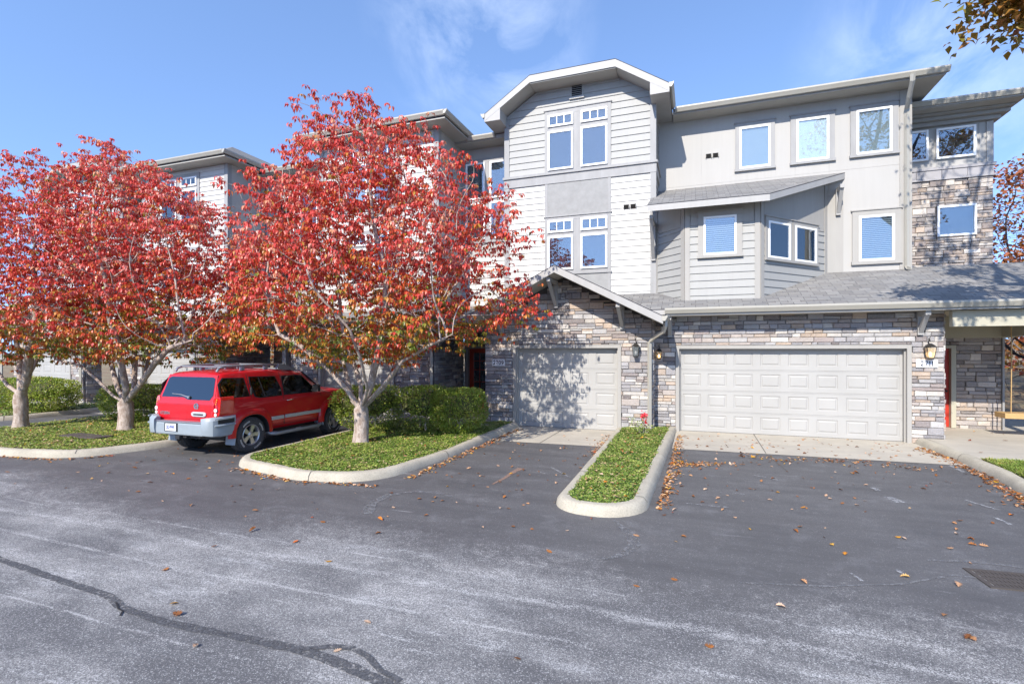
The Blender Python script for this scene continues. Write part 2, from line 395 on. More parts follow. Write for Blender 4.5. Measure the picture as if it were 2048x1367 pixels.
# ------------------------------------------------------------------ wall element helpers
PAL = [((.27,.265,.272), 22), ((.205,.20,.205), 14), ((.34,.335,.33), 22), ((.38,.30,.23), 9), ((.44,.415,.38), 15), ((.255,.215,.20), 12), ((.31,.275,.25), 14), ((.40,.325,.265), 6), ((.17,.15,.145), 5), ((.54,.51,.46), 7)]
PALW = [p for p, w in PAL for _ in range(w)]
def cut(r, holes):
    out = [r]
    for h in holes:
        nx = []
        for a0, a1, b0, b1 in out:
            if a1 <= h[0] or a0 >= h[1] or b1 <= h[2] or b0 >= h[3]: nx.append((a0, a1, b0, b1)); continue
            if a0 < h[0]: nx.append((a0, h[0], b0, b1))
            if a1 > h[1]: nx.append((h[1], a1, b0, b1))
            m0, m1 = max(a0, h[0]), min(a1, h[1])
            if b0 < h[2]: nx.append((m0, m1, b0, h[2]))
            if b1 > h[3]: nx.append((m0, m1, h[3], b1))
        out = nx
    return [r for r in out if r[1]-r[0] > .03 and r[3]-r[2] > .02]
def stone_wall(parent, F, a0, a1, b0, b1, holes=(), seed=1, warm=0.0, topf=None, thick=.25, name='stone_veneer', gmul=1.0):
    "ledgestone in uneven courses; topf(a) gives a sloped top"
    rnd = random.Random(seed); mb = MB(); back = MB()
    for r in cut((a0, a1, b0, b1), holes):
        if topf is None: back.fbox(F, r[0], r[1], r[2], r[3], -thick, 0, 1)
        else:
            nn = 12
            for i in range(nn):
                x0 = r[0]+(r[1]-r[0])*i/nn; x1 = r[0]+(r[1]-r[0])*(i+1)/nn
                t0, t1 = min(r[3], topf(x0)), min(r[3], topf(x1))
                if max(t0, t1) > r[2]+.02: mb.prism(F, [(x0, r[2]), (x1, r[2]), (x1, max(t1, r[2]+.005)), (x0, max(t0, r[2]+.005))], -thick, 0, 1)
    g = .007
    def stone(x0, x1, z0, z1):
        for q in cut((x0, x1, z0, z1), holes):
            q0, q1, z_0, z_1 = q
            if topf is not None:
                tm = min(topf(q0), topf(q1))
                if tm < z_0+.02: continue
                z_1 = min(z_1, tm)
            c = rnd.choice(PALW); k = rnd.uniform(.80, 1.22)*gmul*1.18
            c = tuple(min(.8, (x*(1-warm)+y*warm)*k) for x, y in zip(c, (.42*c[0]/.3*.8, .33*c[0]/.3*.8, .25*c[0]/.3*.8)))
            d = rnd.uniform(.022, .055); s = min(.014, (q1-q0)*.2, (z_1-z_0)*.2)
            x_0, x_1, y_0, y_1 = q0+g*.5, q1-g*.5, z_0+g*.5, z_1-g*.5
            j = lambda: rnd.uniform(-.006, .006)
            P = F.p
            A = [P(x_0,y_0,-.002),P(x_1,y_0,-.002),P(x_1,y_1,-.002),P(x_0,y_1,-.002)]
            B = [P(x_0+j()*.5,y_0+j()*.5,d-.014),P(x_1+j()*.5,y_0+j()*.5,d-.014),P(x_1+j()*.5,y_1+j()*.5,d-.014),P(x_0+j()*.5,y_1+j()*.5,d-.014)]
            D = [P(x_0+s,y_0+s,d+j()),P(x_1-s,y_0+s,d+j()),P(x_1-s,y_1-s,d+j()),P(x_0+s,y_1-s,d+j())]
            mb.faces(A+B+D, [(0,1,5,4),(1,2,6,5),(2,3,7,6),(3,0,4,7),(4,5,9,8),(5,6,10,9),(6,7,11,10),(7,4,8,11),(8,9,10,11)], 0, c)
    z = b0
    while z < b1-.01:
        hh = rnd.choice((.075, .09, .10, .12, .14, .17)); z1 = z+hh
        if b1-z1 < .09: z1 = b1
        hh = z1-z; x = a0 - rnd.uniform(0, .2)
        while x < a1:
            w = rnd.uniform(.20, .62) if rnd.random() < .75 else rnd.uniform(.12, .24); x1 = x+w
            if a1-x1 < .08: x1 = a1
            X0 = max(x, a0); X1 = min(x1, a1)
            if X1-X0 > .03:
                k = rnd.random(); n = 1 if (hh < .125 or k < .35) else 2
                cs = [0]+sorted(rnd.uniform(.3, .7) if n == 2 else (i+1)/n+rnd.uniform(-.08, .08) for i in range(n-1))+[1]
                for i in range(n):
                    s0, s1 = z+hh*cs[i], z+hh*cs[i+1]
                    if X1-X0 > .38 and rnd.random() < .5:
                        m = X0+(X1-X0)*rnd.uniform(.35, .65); stone(X0, m, s0, s1); stone(m, X1, s0, s1)
                    else: stone(X0, X1, s0, s1)
            x = x1
        z = z1
    i0 = len(mb.v); mb.v += back.v; mb.f += [tuple(i0+k for k in f) for f in back.f]; mb.m += back.m; mb.uv += back.uv; mb.col += back.col
    return mb.build(name, [M['stone'], M['mortar']], parent, recalc=True)
def siding(mb, F, a0, a1, b0, b1, ex=.19, m=0, trap=None):
    "lap boards; trap(b) -> (a0, a1) narrows a course for a sloped gable"
    k = 0
    z = b0
    while z < b1-.005:
        z1 = min(z+ex, b1)
        l0, r0, l1, r1 = a0, a1, a0, a1
        if trap: l0, r0 = trap(z); l1, r1 = trap(z1)
        P = F.p
        mb.face([P(l0,z,.0225), P(r0,z,.0225), P(r1,z1,.001), P(l1,z1,.001)], m)
        mb.face([P(l0,z,0), P(r0,z,0), P(r0,z,.0225), P(l0,z,.0225)], m)
        # end grain butt joints, a hair wide
        z = z1
WN = [0]
def window(parent, F, a0, a1, b0, b1, look='dark', trim=(.11, .12, .08), bars=0, c=.022, trimmat='trim', fw=.055, hood=True, sill=True):
    "vinyl window set in boards: part window > trim, pane, muntin, blinds"
    P = MB(); P.fbox(F, a0, a0+fw, b0, b1, c, c+.055); P.fbox(F, a1-fw, a1, b0, b1, c, c+.055)
    P.fbox(F, a0+fw, a1-fw, b0, b0+fw, c, c+.053); P.fbox(F, a0+fw, a1-fw, b1-fw, b1, c, c+.053)
    w = P.build('window', M['vinyl'], parent, bevel=.004)
    ia, ib, ja, jb = a0+fw, a1-fw, b0+fw, b1-fw
    q = MB(); q.fbox(F, ia-.01, ib+.01, ja-.01, jb+.01, c+.024, c+.030); q.build('pane', M['glass'], w)
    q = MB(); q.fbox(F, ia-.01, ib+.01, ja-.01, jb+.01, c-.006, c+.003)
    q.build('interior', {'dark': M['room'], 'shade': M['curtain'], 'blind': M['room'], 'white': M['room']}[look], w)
    if look in ('blind', 'white'):
        q = MB(); z = ja+.01
        st = .05 if look == 'blind' else .03
        while z < jb-.01:
            q.fbox(F, ia+.006, ib-.006, z, z+(st*.55 if look == 'blind' else st*.93), c+.006, c+.010+(.004 if look == 'blind' else .002)); z += st
        q.build('blinds', M['blind'] if look == 'blind' else M['blind_white'], w)
    if bars:
        q = MB()
        for i in range(1, bars):
            x = ia+(ib-ia)*i/bars; q.fbox(F, x-.011, x+.011, ja, jb, c+.030, c+.042)
        if bars == 3 and (jb-ja) > .3: pass
        q.build('muntin', M['vinyl'], w)
    if trim:
        ts, tt, tb = trim; q = MB()
        q.fbox(F, a0-ts, a0-.001, b0-.001, b1+.001, c-.02, c+.035); q.fbox(F, a1+.001, a1+ts, b0-.001, b1+.001, c-.02, c+.035)
        q.fbox(F, a0-ts, a1+ts, b1+.002, b1+tt, c-.02, c+.035)
        if hood: q.fbox(F, a0-ts-.03, a1+ts+.03, b1+tt+.001, b1+tt+.03, c-.02, c+.060)
        if sill: q.fbox(F, a0-ts-.02, a1+ts+.02, b0-tb, b0-.002, c-.02, c+.065)
        q.build('trim', M[trimmat], w)
    return w
def garage_door(parent, F, a0, a1, b0, b1, cols, rows=4, c=-.13):
    mb = MB(); P = F.p; rh = (b1-b0)/rows; cw = (a1-a0)/cols
    for r in range(rows):
        z0, z1 = b0+r*rh+.004, b0+(r+1)*rh-.004
        mb.face([P(a0,z1,c),P(a1,z1,c),P(a1,z1+.008,c-.012),P(a0,z1+.008,c-.012)])
        mb.face([P(a0,z0,c),P(a1,z0,c),P(a1,z0,c-.012),P(a0,z0,c-.012)])
        # thin lip along every section joint
        mb.fbox(F, a0, a1, z1-.022, z1-.010, c, c+.005)
        for k in range(cols):
            x0, x1 = a0+k*cw, a0+(k+1)*cw
            p = [(x0+cw*.14, x1-cw*.14, z0+rh*.19, z1-rh*.19)]
            A = (x0, x1, z0, z1); B = p[0]
            def ring(A, ca, B, cb):
                V = [P(A[0],A[2],ca),P(A[1],A[2],ca),P(A[1],A[3],ca),P(A[0],A[3],ca),P(B[0],B[2],cb),P(B[1],B[2],cb),P(B[1],B[3],cb),P(B[0],B[3],cb)]
                mb.faces(V, [(0,1,5,4),(1,2,6,5),(2,3,7,6),(3,0,4,7)])
            ins = lambda q, d: (q[0]+d, q[1]-d, q[2]+d, q[3]-d)
            ring(A, c, B, c); B1 = ins(B, .012); B2 = ins(B, .034); B3 = ins(B, .055)
            ring(B, c, B1, c-.013); ring(B1, c-.013, B2, c-.013); ring(B2, c-.013, B3, c-.001)
            V = [P(B3[0],B3[2],c-.001),P(B3[1],B3[2],c-.001),P(B3[1],B3[3],c-.001),P(B3[0],B3[3],c-.001)]; mb.face(V)
    mb.fbox(F, a0, a1, b0, b1, c-.06, c-.02)
    d = mb.build('garage_door', M['garage'], parent, recalc=False)
    q = MB(); q.fbox(F, a0, a1, b0-.012, b0+.012, c-.03, c+.008); q.build('bottom_seal', M['dark'], d)
    q = MB(); t = .085
    q.fbox(F, a0-t, a0, b0, b1+t, -.20, .062); q.fbox(F, a1, a1+t, b0, b1+t, -.20, .062); q.fbox(F, a0, a1, b1, b1+t, -.20, .060)
    q.fbox(F, a0, a0+.03, b0, b1, c, -.03); q.fbox(F, a1-.03, a1, b0, b1, c, -.03); q.fbox(F, a0+.03, a1-.03, b1-.03, b1, c, -.03)
    q.build('door_frame', M['trim_warm'], parent)
    return d
def gutter(parent, p0, p1, outd, name='gutter', h=.13, d=.12):
    p0, p1, o = Vector(p0), Vector(p1), Vector(outd)
    prof = [(0,0),(0,-h),(d*.55,-h),(d*.8,-h*.6),(d,-h*.3),(d,0),(d-.014,.006),(d-.02,-.012),(.008,-.012)]
    mb = MB(); mb.extr([p0+o*a+Vector((0,0,b)) for a, b in prof], p1-p0); return mb.build(name, M['gutter'], parent)
def bracket(parent, F, a, top, drop=.72, reach=.62, w=.055, name='bracket'):
    q = MB()
    q.fbox(F, a-w, a+w, top-drop-.10, top, .03, .11)
    q.fbox(F, a-w*.9, a+w*.9, top-.10, top, .111, reach)
    # the sloping arm
    P = F.p; s = .075
    for_pts = [(reach-.04, top-.101), (reach-.04-.12, top-.101), (.112, top-drop+.09), (.112, top-drop-.06)]
    V = [P(a-w*.8, b, c) for c, b in for_pts] + [P(a+w*.8, b, c) for c, b in for_pts]
    q.faces(V, [(0,1,2,3),(7,6,5,4),(0,4,5,1),(1,5,6,2),(2,6,7,3),(3,7,4,0)])
    b = q.build(name, M['fascia'], parent, bevel=.006)
    q = MB(); q.lathe(Matrix.Translation(P(a, top-drop-.03, .11)) @ Matrix.Rotation(R(90), 4, 'X'), [(0, .012), (.014, .010), (.016, 0)], 8)
    q.build('bolt_head', M['bronze'], b); return b
def downspout(parent, pts, r=.052):
    mb = MB(); mb.tube(pts, r, 4, 0, R(45)); return mb.build('downspout', M['gutter'], parent)
def lantern(parent, F, a, b, lit=True, s=1.0):
    P = F.p; q = MB()
    q.fbox(F, a-.05*s, a+.05*s, b-.14*s, b+.12*s, .055, .075)
    q.tube([P(a, b+.04*s, .07), P(a, b+.20*s, .09), P(a, b+.25*s, .14), P(a, b+.19*s, .17)], .009*s, 6)
    q.tube([P(a-.03*s, b+.22*s, .12), P(a+.02*s, b+.30*s, .14)], .006*s, 5)
    l = q.build('wall_lantern', M['bronze'], parent, smooth=40)
    q = MB()
    def ring(rad, z, c=.17): return [P(a-rad*s, z, c-rad*s), P(a+rad*s, z, c-rad*s), P(a+rad*s, z, c+rad*s), P(a-rad*s, z, c+rad*s)]
    z0, z1 = b-.17*s, b+.06*s
    A, B, Cc, D = ring(.055, z0), ring(.085, z1), ring(.10, z1+.01), ring(.02, z1+.09*s)
    q.faces(Cc+D, [(0,1,5,4),(1,2,6,5),(2,3,7,6),(3,0,4,7),(4,5,6,7),(3,2,1,0)])
    for i in range(4): q.tube([A[i], B[i]], .007*s, 4)
    q.faces(ring(.062, z0)+ring(.05, z0-.03*s), [(0,1,5,4),(1,2,6,5),(2,3,7,6),(3,0,4,7),(4,5,6,7),(3,2,1,0)])
    q.build('cage', M['bronze'], l)
    q = MB(); A, B = ring(.05, z0+.002), ring(.08, z1-.002)
    q.faces(A+B, [(0,1,5,4),(1,2,6,5),(2,3,7,6),(3,0,4,7)]); q.build('lantern_glass', M['lantern_glass' if lit else 'lantern_dim'], l)
    q = MB(); q.lathe(Matrix.Translation(P(a, b-.09*s, .17)), [(.002,-.05*s),(.022*s,-.03*s),(.026*s,0),(.018*s,.03*s),(.002,.05*s)], 10)
    q.build('bulb', M['bulb'] if lit else M['plate_white'], l, smooth=60)
    return l
def text_mesh(parent, F, s, a, b, size, c, mat, name='lettering', wid=None, ext=.003, shear=0.0, bold=0.0):
    cu = bpy.data.curves.new('tmp', 'FONT'); cu.body = s; cu.size = size; cu.align_x = 'CENTER'; cu.align_y = 'CENTER'; cu.extrude = ext; cu.offset = bold; cu.shear = shear
    ob = bpy.data.objects.new('tmp', cu); col.objects.link(ob)
    bpy.context.view_layer.update(); dg = bpy.context.evaluated_depsgraph_get()
    me = bpy.data.meshes.new_from_object(ob.evaluated_get(dg)); bpy.data.objects.remove(ob)
    xs = [v.co.x for v in me.vertices]; k = (wid/(max(xs)-min(xs))) if wid else 1.0
    off = Vector((0,0,0)); r = parent
    while r is not None: off += r.location; r = r.parent
    for v in me.vertices:
        q = F.p(a+v.co.x*k, b+v.co.y, c+v.co.z); v.co = q-off
    me.materials.clear(); me.materials.append(mat)
    o = bpy.data.objects.new(name, me); col.objects.link(o); o.parent = parent; return o
def digits(parent, F, s, a, b, h, c, mat, name='lettering'):
    "house numbers in a high-contrast serif: thick stems, thin joins"
    q = MB(); w = h*.62; gap = h*.12; n = len(s)
    widths = [w if ch != '1' else w*.62 for ch in s]; tot = sum(widths)+gap*(n-1); x = a-tot/2
    def stroke(pts):
        pts = [(p_[0], p_[1], p_[2]+.04) for p_ in pts]
        # pts: (x, y, half thickness)
        L = []; Rr = []
        for i, (px, py, t) in enumerate(pts):
            p0 = pts[max(i-1, 0)]; p1 = pts[min(i+1, len(pts)-1)]
            dx, dy = p1[0]-p0[0], p1[1]-p0[1]; l = math.hypot(dx, dy) or 1
            nx, ny = -dy/l, dx/l; L.append((px+nx*t, py+ny*t)); Rr.append((px-nx*t, py-ny*t))
        for i in range(len(pts)-1):
            V = [F.p(x+px*w, b-h/2+py*h, c) for px, py in (L[i], L[i+1], Rr[i+1], Rr[i])]
            q.face(V)
    arc = lambda cx, cy, rx, ry, a0, a1, t0, t1, k=9: [(cx+rx*math.cos(R(a0+(a1-a0)*i/k)), cy+ry*math.sin(R(a0+(a1-a0)*i/k)), t0+(t1-t0)*math.sin(math.pi*i/k)) for i in range(k+1)]
    for ch, ww in zip(s, widths):
        if ch == '2':
            stroke([(.08, .70, .07), (.12, .78, .06)]+arc(.47, .74, .36, .23, 160, -20, .04, .10)+[(.62, .42, .08), (.10, .08, .035)])
            stroke([(.08, .06, .06), (.90, .06, .06)]); stroke([(.88, .03, .03), (.95, .24, .02)])
        elif ch == '7':
            stroke([(.06, .94, .06), (.94, .94, .06)]); stroke([(.09, .97, .03), (.04, .74, .02)]); stroke([(.92, .92, .03), (.62, .55, .06), (.48, .30, .10), (.44, .02, .11)])
        elif ch == '1':
            stroke([(.32, .0, .11), (.32, 1.0, .11)]); stroke([(.05, .03, .035), (.58, .03, .035)]); stroke([(.08, .86, .02), (.32, .97, .04)])
        elif ch == '0':
            stroke([(.5+.38*math.cos(R(t)), .5+.46*math.sin(R(t)), .03+.09*abs(math.cos(R(t)))) for t in range(0, 361, 20)])
        elif ch == '9':
            stroke([(.48+.34*math.cos(R(t)), .67+.29*math.sin(R(t)), .03+.08*abs(math.cos(R(t)))) for t in range(0, 361, 20)])
            stroke([(.82, .67, .10), (.80, .40, .09), (.62, .12, .05), (.36, .04, .04), (.16, .14, .07)])
        x += ww+gap
    return q.build(name, mat, parent, recalc=False)
def number_plate(parent, F, u, v, s, w=.40, h=.20):
    a, b = F.px(u, v)
    q = MB(); q.fbox(F, a-w/2, a+w/2, b-h/2, b+h/2, .05, .066); p = q.build('number_plaque', M['plate_white'], parent, bevel=.004)
    q = MB(); e = .012; c0, c1 = .0662, .068; x0, x1, z0, z1 = a-w/2+e, a+w/2-e, b-h/2+e, b+h/2-e; t = .005
    q.fbox(F, x0, x1, z0, z0+t, c0, c1); q.fbox(F, x0, x1, z1-t, z1, c0, c1); q.fbox(F, x0, x0+t, z0+t, z1-t, c0, c1); q.fbox(F, x1-t, x1, z0+t, z1-t, c0, c1)
    q.build('border', M['ink'], p)
    digits(p, F, s, a, b, h*.58, .069, M['ink'])
# ================================================================== BUILDINGS
def roofpart(parent, planes, th=.2, name='roof', extra=None):
    "planes: list of (points, eave direction)"
    mb = MB()
    for pts, ev in planes:
        pts = [Vector(p) for p in pts]
        mb.slab(pts, .022, 0, 3, 3, ev)
        mb.slab([p-Vector((0,0,.0225)) for p in pts], th, 2, 1, 2, ev)
    if extra: extra(mb)
    return mb.build(name, [M['shingle'], M['soffit'], M['fascia'], M['drip']], parent, recalc=False)
def wallbox(parent, name, mat, *boxes):
    mb = MB()
    for b in boxes: mb.box(*b)
    return mb.build(name, mat, parent)

# ------------------------------------------------------------------ the right-hand townhouse
T1 = thing('townhouse', (2.2, 16, 0), 'beige three-storey townhouse with double garage door, bay window and stone corner tower, plaque 2711', 'townhouse', 'townhouses of the row')
W = FY(16.0)
mb = MB()
XW0, XW1 = -1.06, 5.27
seams_x = [XW0, .16, 1.38, 2.60, 3.42, XW1]
mb.box(XW0, XW1, 16.006, 16.3, 2.9, 9.2)
for i in range(len(seams_x)-1):
    for z0, z1 in ((3.0, 6.95), (6.954, 8.93)):
        mb.fbox(W, seams_x[i]+.0015, seams_x[i+1]-.0015, z0, z1, -.006, .012)
mb.box(XW1-.004, XW1+.012, 16.0, 21, 3.0, 8.93)
mb.box(XW0+.3, XW1-.3, 16.3, 23.9, 3, 8.9)
mb.build('panel_wall', M['wall'], T1)
def wpx(F, r): return F.rect(*r)
for r, look, tr in (((1478.7, 253, 1540.8, 336), 'shade', (.11, .12, .07)), ((1592, 237, 1657, 322), 'white', (.14, .12, .07)), ((1711.8, 218.5, 1783, 307.4), 'shade', (.14, .12, .07)), ((1716.6, 431, 1787.7, 521.6), 'blind', (.15, .14, .09))):
    window(T1, W, *wpx(W, r), look=look, trim=tr, trimmat='trim_warm' if look == 'blind' else 'trim')
def vent_pair(F, u, v, parent):
    a, b = F.px(u, v); q = MB()
    for s in (-1, 1):
        x = a+s*.095
        q.fbox(F, x-.08, x+.08, b+.045, b+.065, .0, .09); q.fbox(F, x-.08, x-.07, b-.055, b+.045, .0, .08); q.fbox(F, x+.07, x+.08, b-.055, b+.045, .0, .08)
        q.faces([F.p(x-.07,b+.045,.085),F.p(x+.07,b+.045,.085),F.p(x+.07,b-.055,.03),F.p(x-.07,b-.055,.03)], [(0,1,2,3)], 1)
    q.build('dryer_vent', [M['wall'], M['bronze']], parent)
vent_pair(W, 1424, 312, T1)
# eaves
roofpart(T1, [([(-.62,15.4,9.03),(5.84,15.4,9.03),(5.84,20,10.95),(-.62,20,10.95)], None), ([(5.84,24.6,9.03),(-.62,24.6,9.03),(-.62,20,10.95),(5.84,20,10.95)], None)], .10,
         extra=lambda mb: (mb.box(-.62, 5.80, 15.44, 16.0, 8.885, 8.925, 1), mb.box(5.29, 5.775, 16.002, 24.4, 8.885, 8.925, 1), mb.extr([(5.78,15.44,8.925),(5.78,24.5,8.925),(5.78,20,10.82)], (.05,0,0), 2), mb.box(-.62, 5.80, 15.43, 15.46, 8.88, 9.0, 2)))
gutter(T1, (-.55,15.42,9.05), (5.86,15.42,9.05), (0,-1,0))
downspout(T1, [(5.08,15.30,8.95),(5.08,15.32,8.80),(5.10,15.60,8.52),(5.16,15.93,8.36),(5.16,15.93,8.1),(5.16,15.93,4.28),(5.16,15.80,4.20)], .055)
wallbox(T1, 'corner_board', M['trim_warm'], (5.02, 5.285, 15.965, 15.99, 4.2, 8.88))

# bay window
def FP(p0, p1):
    u = Vector((p1[0]-p0[0], p1[1]-p0[1], 0)).normalized(); return Frame((p0[0], p0[1], 0), u, (u.y, -u.x, 0)), (Vector(p1)-Vector(p0)).length
B0, B1, B2, B3 = (-1.06,14.75), (-.26,13.95), (1.50,13.95), (3.36,16.0)
shed = lambda y: 5.80+.42*(y-13.4)
mb = MB(); tr = MB(); zb = 3.3
for (p0, p1) in ((B0,B1),(B1,B2),(B2,B3)):
    F, L = FP(p0, p1)
    siding(mb, F, .05, L-.05, zb, 5.32, .19)
    zt0, zt1 = shed(p0[1])-.2, shed(p1[1])-.2
    mb.prism(F, [(.0, zb), (L, zb), (L, zt1), (0, zt0)], -.12, -.001)
    tr.prism(F, [(.14, 5.30), (L-.14, 5.30), (L-.14, zt1-.02), (.14, zt0-.02)], 0, .022)
    tr.prism(F, [(0.0, zb), (.12, zb), (.12, zt0), (0, zt0)], 0, .032)
    tr.prism(F, [(L-.12, zb), (L, zb), (L, zt1), (L-.12, zt1)], 0, .032)
F3, L3 = FP(B2, B3)
tr.box(3.36, 3.75, 15.97, 15.985, 4.2, 6.3)
bay = mb.build('bay', M['siding_grey'], T1)
tr.build('bay_trim', M['trim_warm'], bay)
FB = FY(13.95)
window(bay, FB, *wpx(FB, (1407, 432.5, 1473, 509.5)), look='blind', trim=(.13, .13, .07), trimmat='trim_warm', fw=.05)
for r in ((1533, 434, 1576.5, 511), (1586.5, 446, 1628.5, 519)):
    q = F3.rect(*r); print('bay', q)
    window(bay, F3, q[0], q[1], 4.40, 5.32, look='blind', trim=(.09, .10, .07), trimmat='trim_warm', fw=.05)
roofpart(T1, [([(-1.16,13.4,5.80),(1.65,13.4,5.80),(3.80,16.0,shed(16.0)),(-1.16,16.0,shed(16.0))], None)], .15, 'bay_roof')
bracket(T1, Frame((0,14.7,0),(1,0,0),(0,-1,0)), -1.10, 5.62, .95, .95)
a, b = W.px(1666, 372)
bracket(T1, Frame((3.62,16,0),(1,0,0),(0,-1,0)), 0, 6.45, .62, .5)

# garage of the right-hand house
GD = FY(13.87); gx0, gx1 = -.40, 4.48
stone_wall(T1, GD, -1.02, 5.17, 0.0, 3.0, [(gx0-.085, gx1+.085, -1, 2.215)], 11)
FS = FX(5.17); stone_wall(T1, FS, 13.875, 16.0, .1, 2.95, [], 12, name='stone_return')
garage_door(T1, GD, gx0, gx1, .0, 2.13, 8)
number_plate(T1, GD, 1851.5, 726.5, '2711', .40, .18)
lantern(T1, GD, *GD.px(1854, 700), lit=True)
lantern(T1, GD, *GD.px(1319, 706), lit=True, s=.8)
P1 = .4; zr = lambda y: 3.12+P1*(y-13.28)
roofpart(T1, [([(-3.3,13.28,3.12),(9.6,13.28,3.12),(9.6,16.15,zr(16.15)),(-3.3,16.15,zr(16.15))], None), ([(9.6,19.0,3.2),(5.3,19.0,3.2),(5.3,16.15,zr(16.15)),(9.6,16.15,zr(16.15))], None)], .12, 'garage_roof',
    extra=lambda mb: (mb.box(-.7, 5.17, 13.31, 13.90, 2.955, 2.985, 1), mb.box(-.7, 9.58, 13.29, 13.31, 2.95, 3.05, 2)))
gutter(T1, (-.72,13.30,3.13), (9.6,13.30,3.13), (0,-1,0))
for u in (1340, 1838):
    bracket(T1, GD, GD.px(u, 640)[0], 2.95, .42, .50)
# porch
mb = MB()
mb.box(5.19, 9.5, 13.50, 13.66, 2.60, 2.94); mb.box(7.05, 7.22, 13.67, 15.98, 2.42, 2.94)
mb.box(5.19, 7.3, 15.80, 15.97, 2.40, 2.94); mb.box(5.2, 9.5, 13.67, 18.8, 2.945, 2.975)
mb.build('porch_beam', M['porch_wood'], T1)
for x_ in (7.05, 9.2): mb = MB(); mb.box(x_, x_+.17, 13.49, 13.67, .12, 2.6); mb.build('porch_post', M['porch_wood'], T1)
WP = FY(16.0); dx0, dx1 = 5.22, 6.10
stone_wall(T1, WP, 5.2, 7.12, .1, 2.42, [(dx0-.1, dx1+.1, -1, 2.22)], 13, warm=.35, name='porch_stone')
wallbox(T1, 'porch_end_board', M['trim'], (7.12, 7.16, 15.92, 24, .1, 2.9))
q = MB(); q.fbox(WP, dx0, dx1, .13, 2.14, -.12, -.07)
for z0, z1 in ((.3, .95), (1.1, 1.95)):
    for x0, x1 in ((dx0+.12, dx0+.40), (dx0+.48, dx1-.12)): q.fbox(WP, x0, x1, z0, z1, -.07, -.055)
d = q.build('front_door', M['red_door'], T1, bevel=.006)
q = MB(); q.lathe(Matrix.Translation(WP.p(dx1-.07, 1.05, -.05)) @ Matrix.Rotation(R(90), 4, 'X'), [(.001, .05), (.028, .04), (.028, .02), (.012, 0)], 10); q.build('handle', M['bronze'], d, smooth=60)
q = MB(); q.fbox(WP, dx0-.1, dx0, .13, 2.22, -.15, .062); q.fbox(WP, dx1, dx1+.1, .13, 2.22, -.15, .062); q.fbox(WP, dx0, dx1, 2.14, 2.22, -.15, .060); q.build('front_door_frame', M['porch_wood'], T1)
# stone tower
ST = FY(17.5); sx0, sx1 = 5.3, 7.61
lw = wpx(ST, (1872.5, 410.5, 1951, 472)); u1 = wpx(ST, (1870.7, 255, 1950, 316)); u0 = wpx(ST, (1811, 264, 1855, 324.5))
stone_wall(T1, ST, sx0, sx1, 3.6, 6.84, [(lw[0], lw[1], lw[2], lw[3])], 21, warm=.25, name='tower_stone')
mb = MB()
for i in range(4): mb.fbox(ST, sx0+i*.58, min(sx0+(i+1)*.58-.008, sx1+.04), 6.88, 7.12, -.02, .06)
mb.fbox(ST, sx0, sx1+.05, 6.84, 6.88, -.02, .085); mb.fbox(ST, sx0, sx1+.05, 7.125, 7.20, -.02, .085)
mb.build('stone_band', simple('cast_stone', (.34, .33, .34), .85), T1)
mb = MB(); mb.box(sx0, sx1, 17.5, 23, 7.12, 8.65); mb.box(sx0, sx1-.01, 17.6, 23, 3.4, 7.12)
mb.fbox(ST, sx1-.14, sx1+.012, 7.2, 8.34, 0, .03); mb.fbox(ST, sx1-.30, sx1-.24, 7.25, 8.30, 0, .014)
mb.build('tower_wall', M['wall'], T1)
mb = MB()
for z0, z1, c in ((8.35, 8.455, .13), (8.46, 8.545, .27), (8.55, 8.60, .42)): mb.box(sx0, sx1+min(c, .30), 17.5-c, 22.9, z0, z1)
mb.build('cornice', M['trim_warm'], T1)
window(T1, ST, *lw, look='dark', trim=None, c=.03); window(T1, ST, *u1, look='dark', trim=None); window(T1, ST, *u0, look='dark', trim=None)
roofpart(T1, [([(5.3,16.7,8.76),(8.02,16.7,8.76),(8.02,24,8.95),(5.3,24,8.95)], None)], .12, 'tower_roof', extra=lambda mb: mb.box(5.3, 7.98, 16.73, 23.9, 8.605, 8.64, 1))
gutter(T1, (5.3,16.72,8.78), (8.04,16.72,8.78), (0,-1,0)); gutter(T1, (8.0,16.72,8.78), (8.0,24,8.97), (1,0,0))

# ------------------------------------------------------------------ gabled tower house
def glazed_door(parent, F, a0, a1, z0, z1, name='front_door'):
    q = MB(); q.fbox(F, a0, a0+.15, z0, z1, -.10, -.05); q.fbox(F, a1-.15, a1, z0, z1, -.10, -.05); q.fbox(F, a0+.13, a1-.13, z1-.14, z1, -.10, -.05); q.fbox(F, a0+.13, a1-.13, z0, z0+.28, -.10, -.05)
    n = 2
    for i in range(1, 3):
        x = a0+.13+(a1-a0-.26)*i/3; q.fbox(F, x-.011, x+.011, z0+.28, z1-.14, -.085, -.06)
    for z in (z1-.42, z1-.72, z0+.9): q.fbox(F, a0+.13, a1-.13, z-.011, z+.011, -.084, -.061)
    d = q.build(name, M['wood_door'], parent)
    q = MB(); q.fbox(F, a0+.12, a1-.12, z0+.27, z1-.13, -.078, -.070); q.build('pane', M['glass'], d)
    q = MB(); q.fbox(F, a0-.02, a1+.02, z0-.02, z1+.02, -.30, -.25); q.build('interior', M['dark'], d)
    q = MB(); q.fbox(F, a0-.11, a0, z0-.02, z1+.11, -.12, .06); q.fbox(F, a1, a1+.11, z0-.02, z1+.11, -.12, .06); q.fbox(F, a0, a1, z1, z1+.11, -.12, .058)
    q.build('front_door_frame', M['trim'], parent)
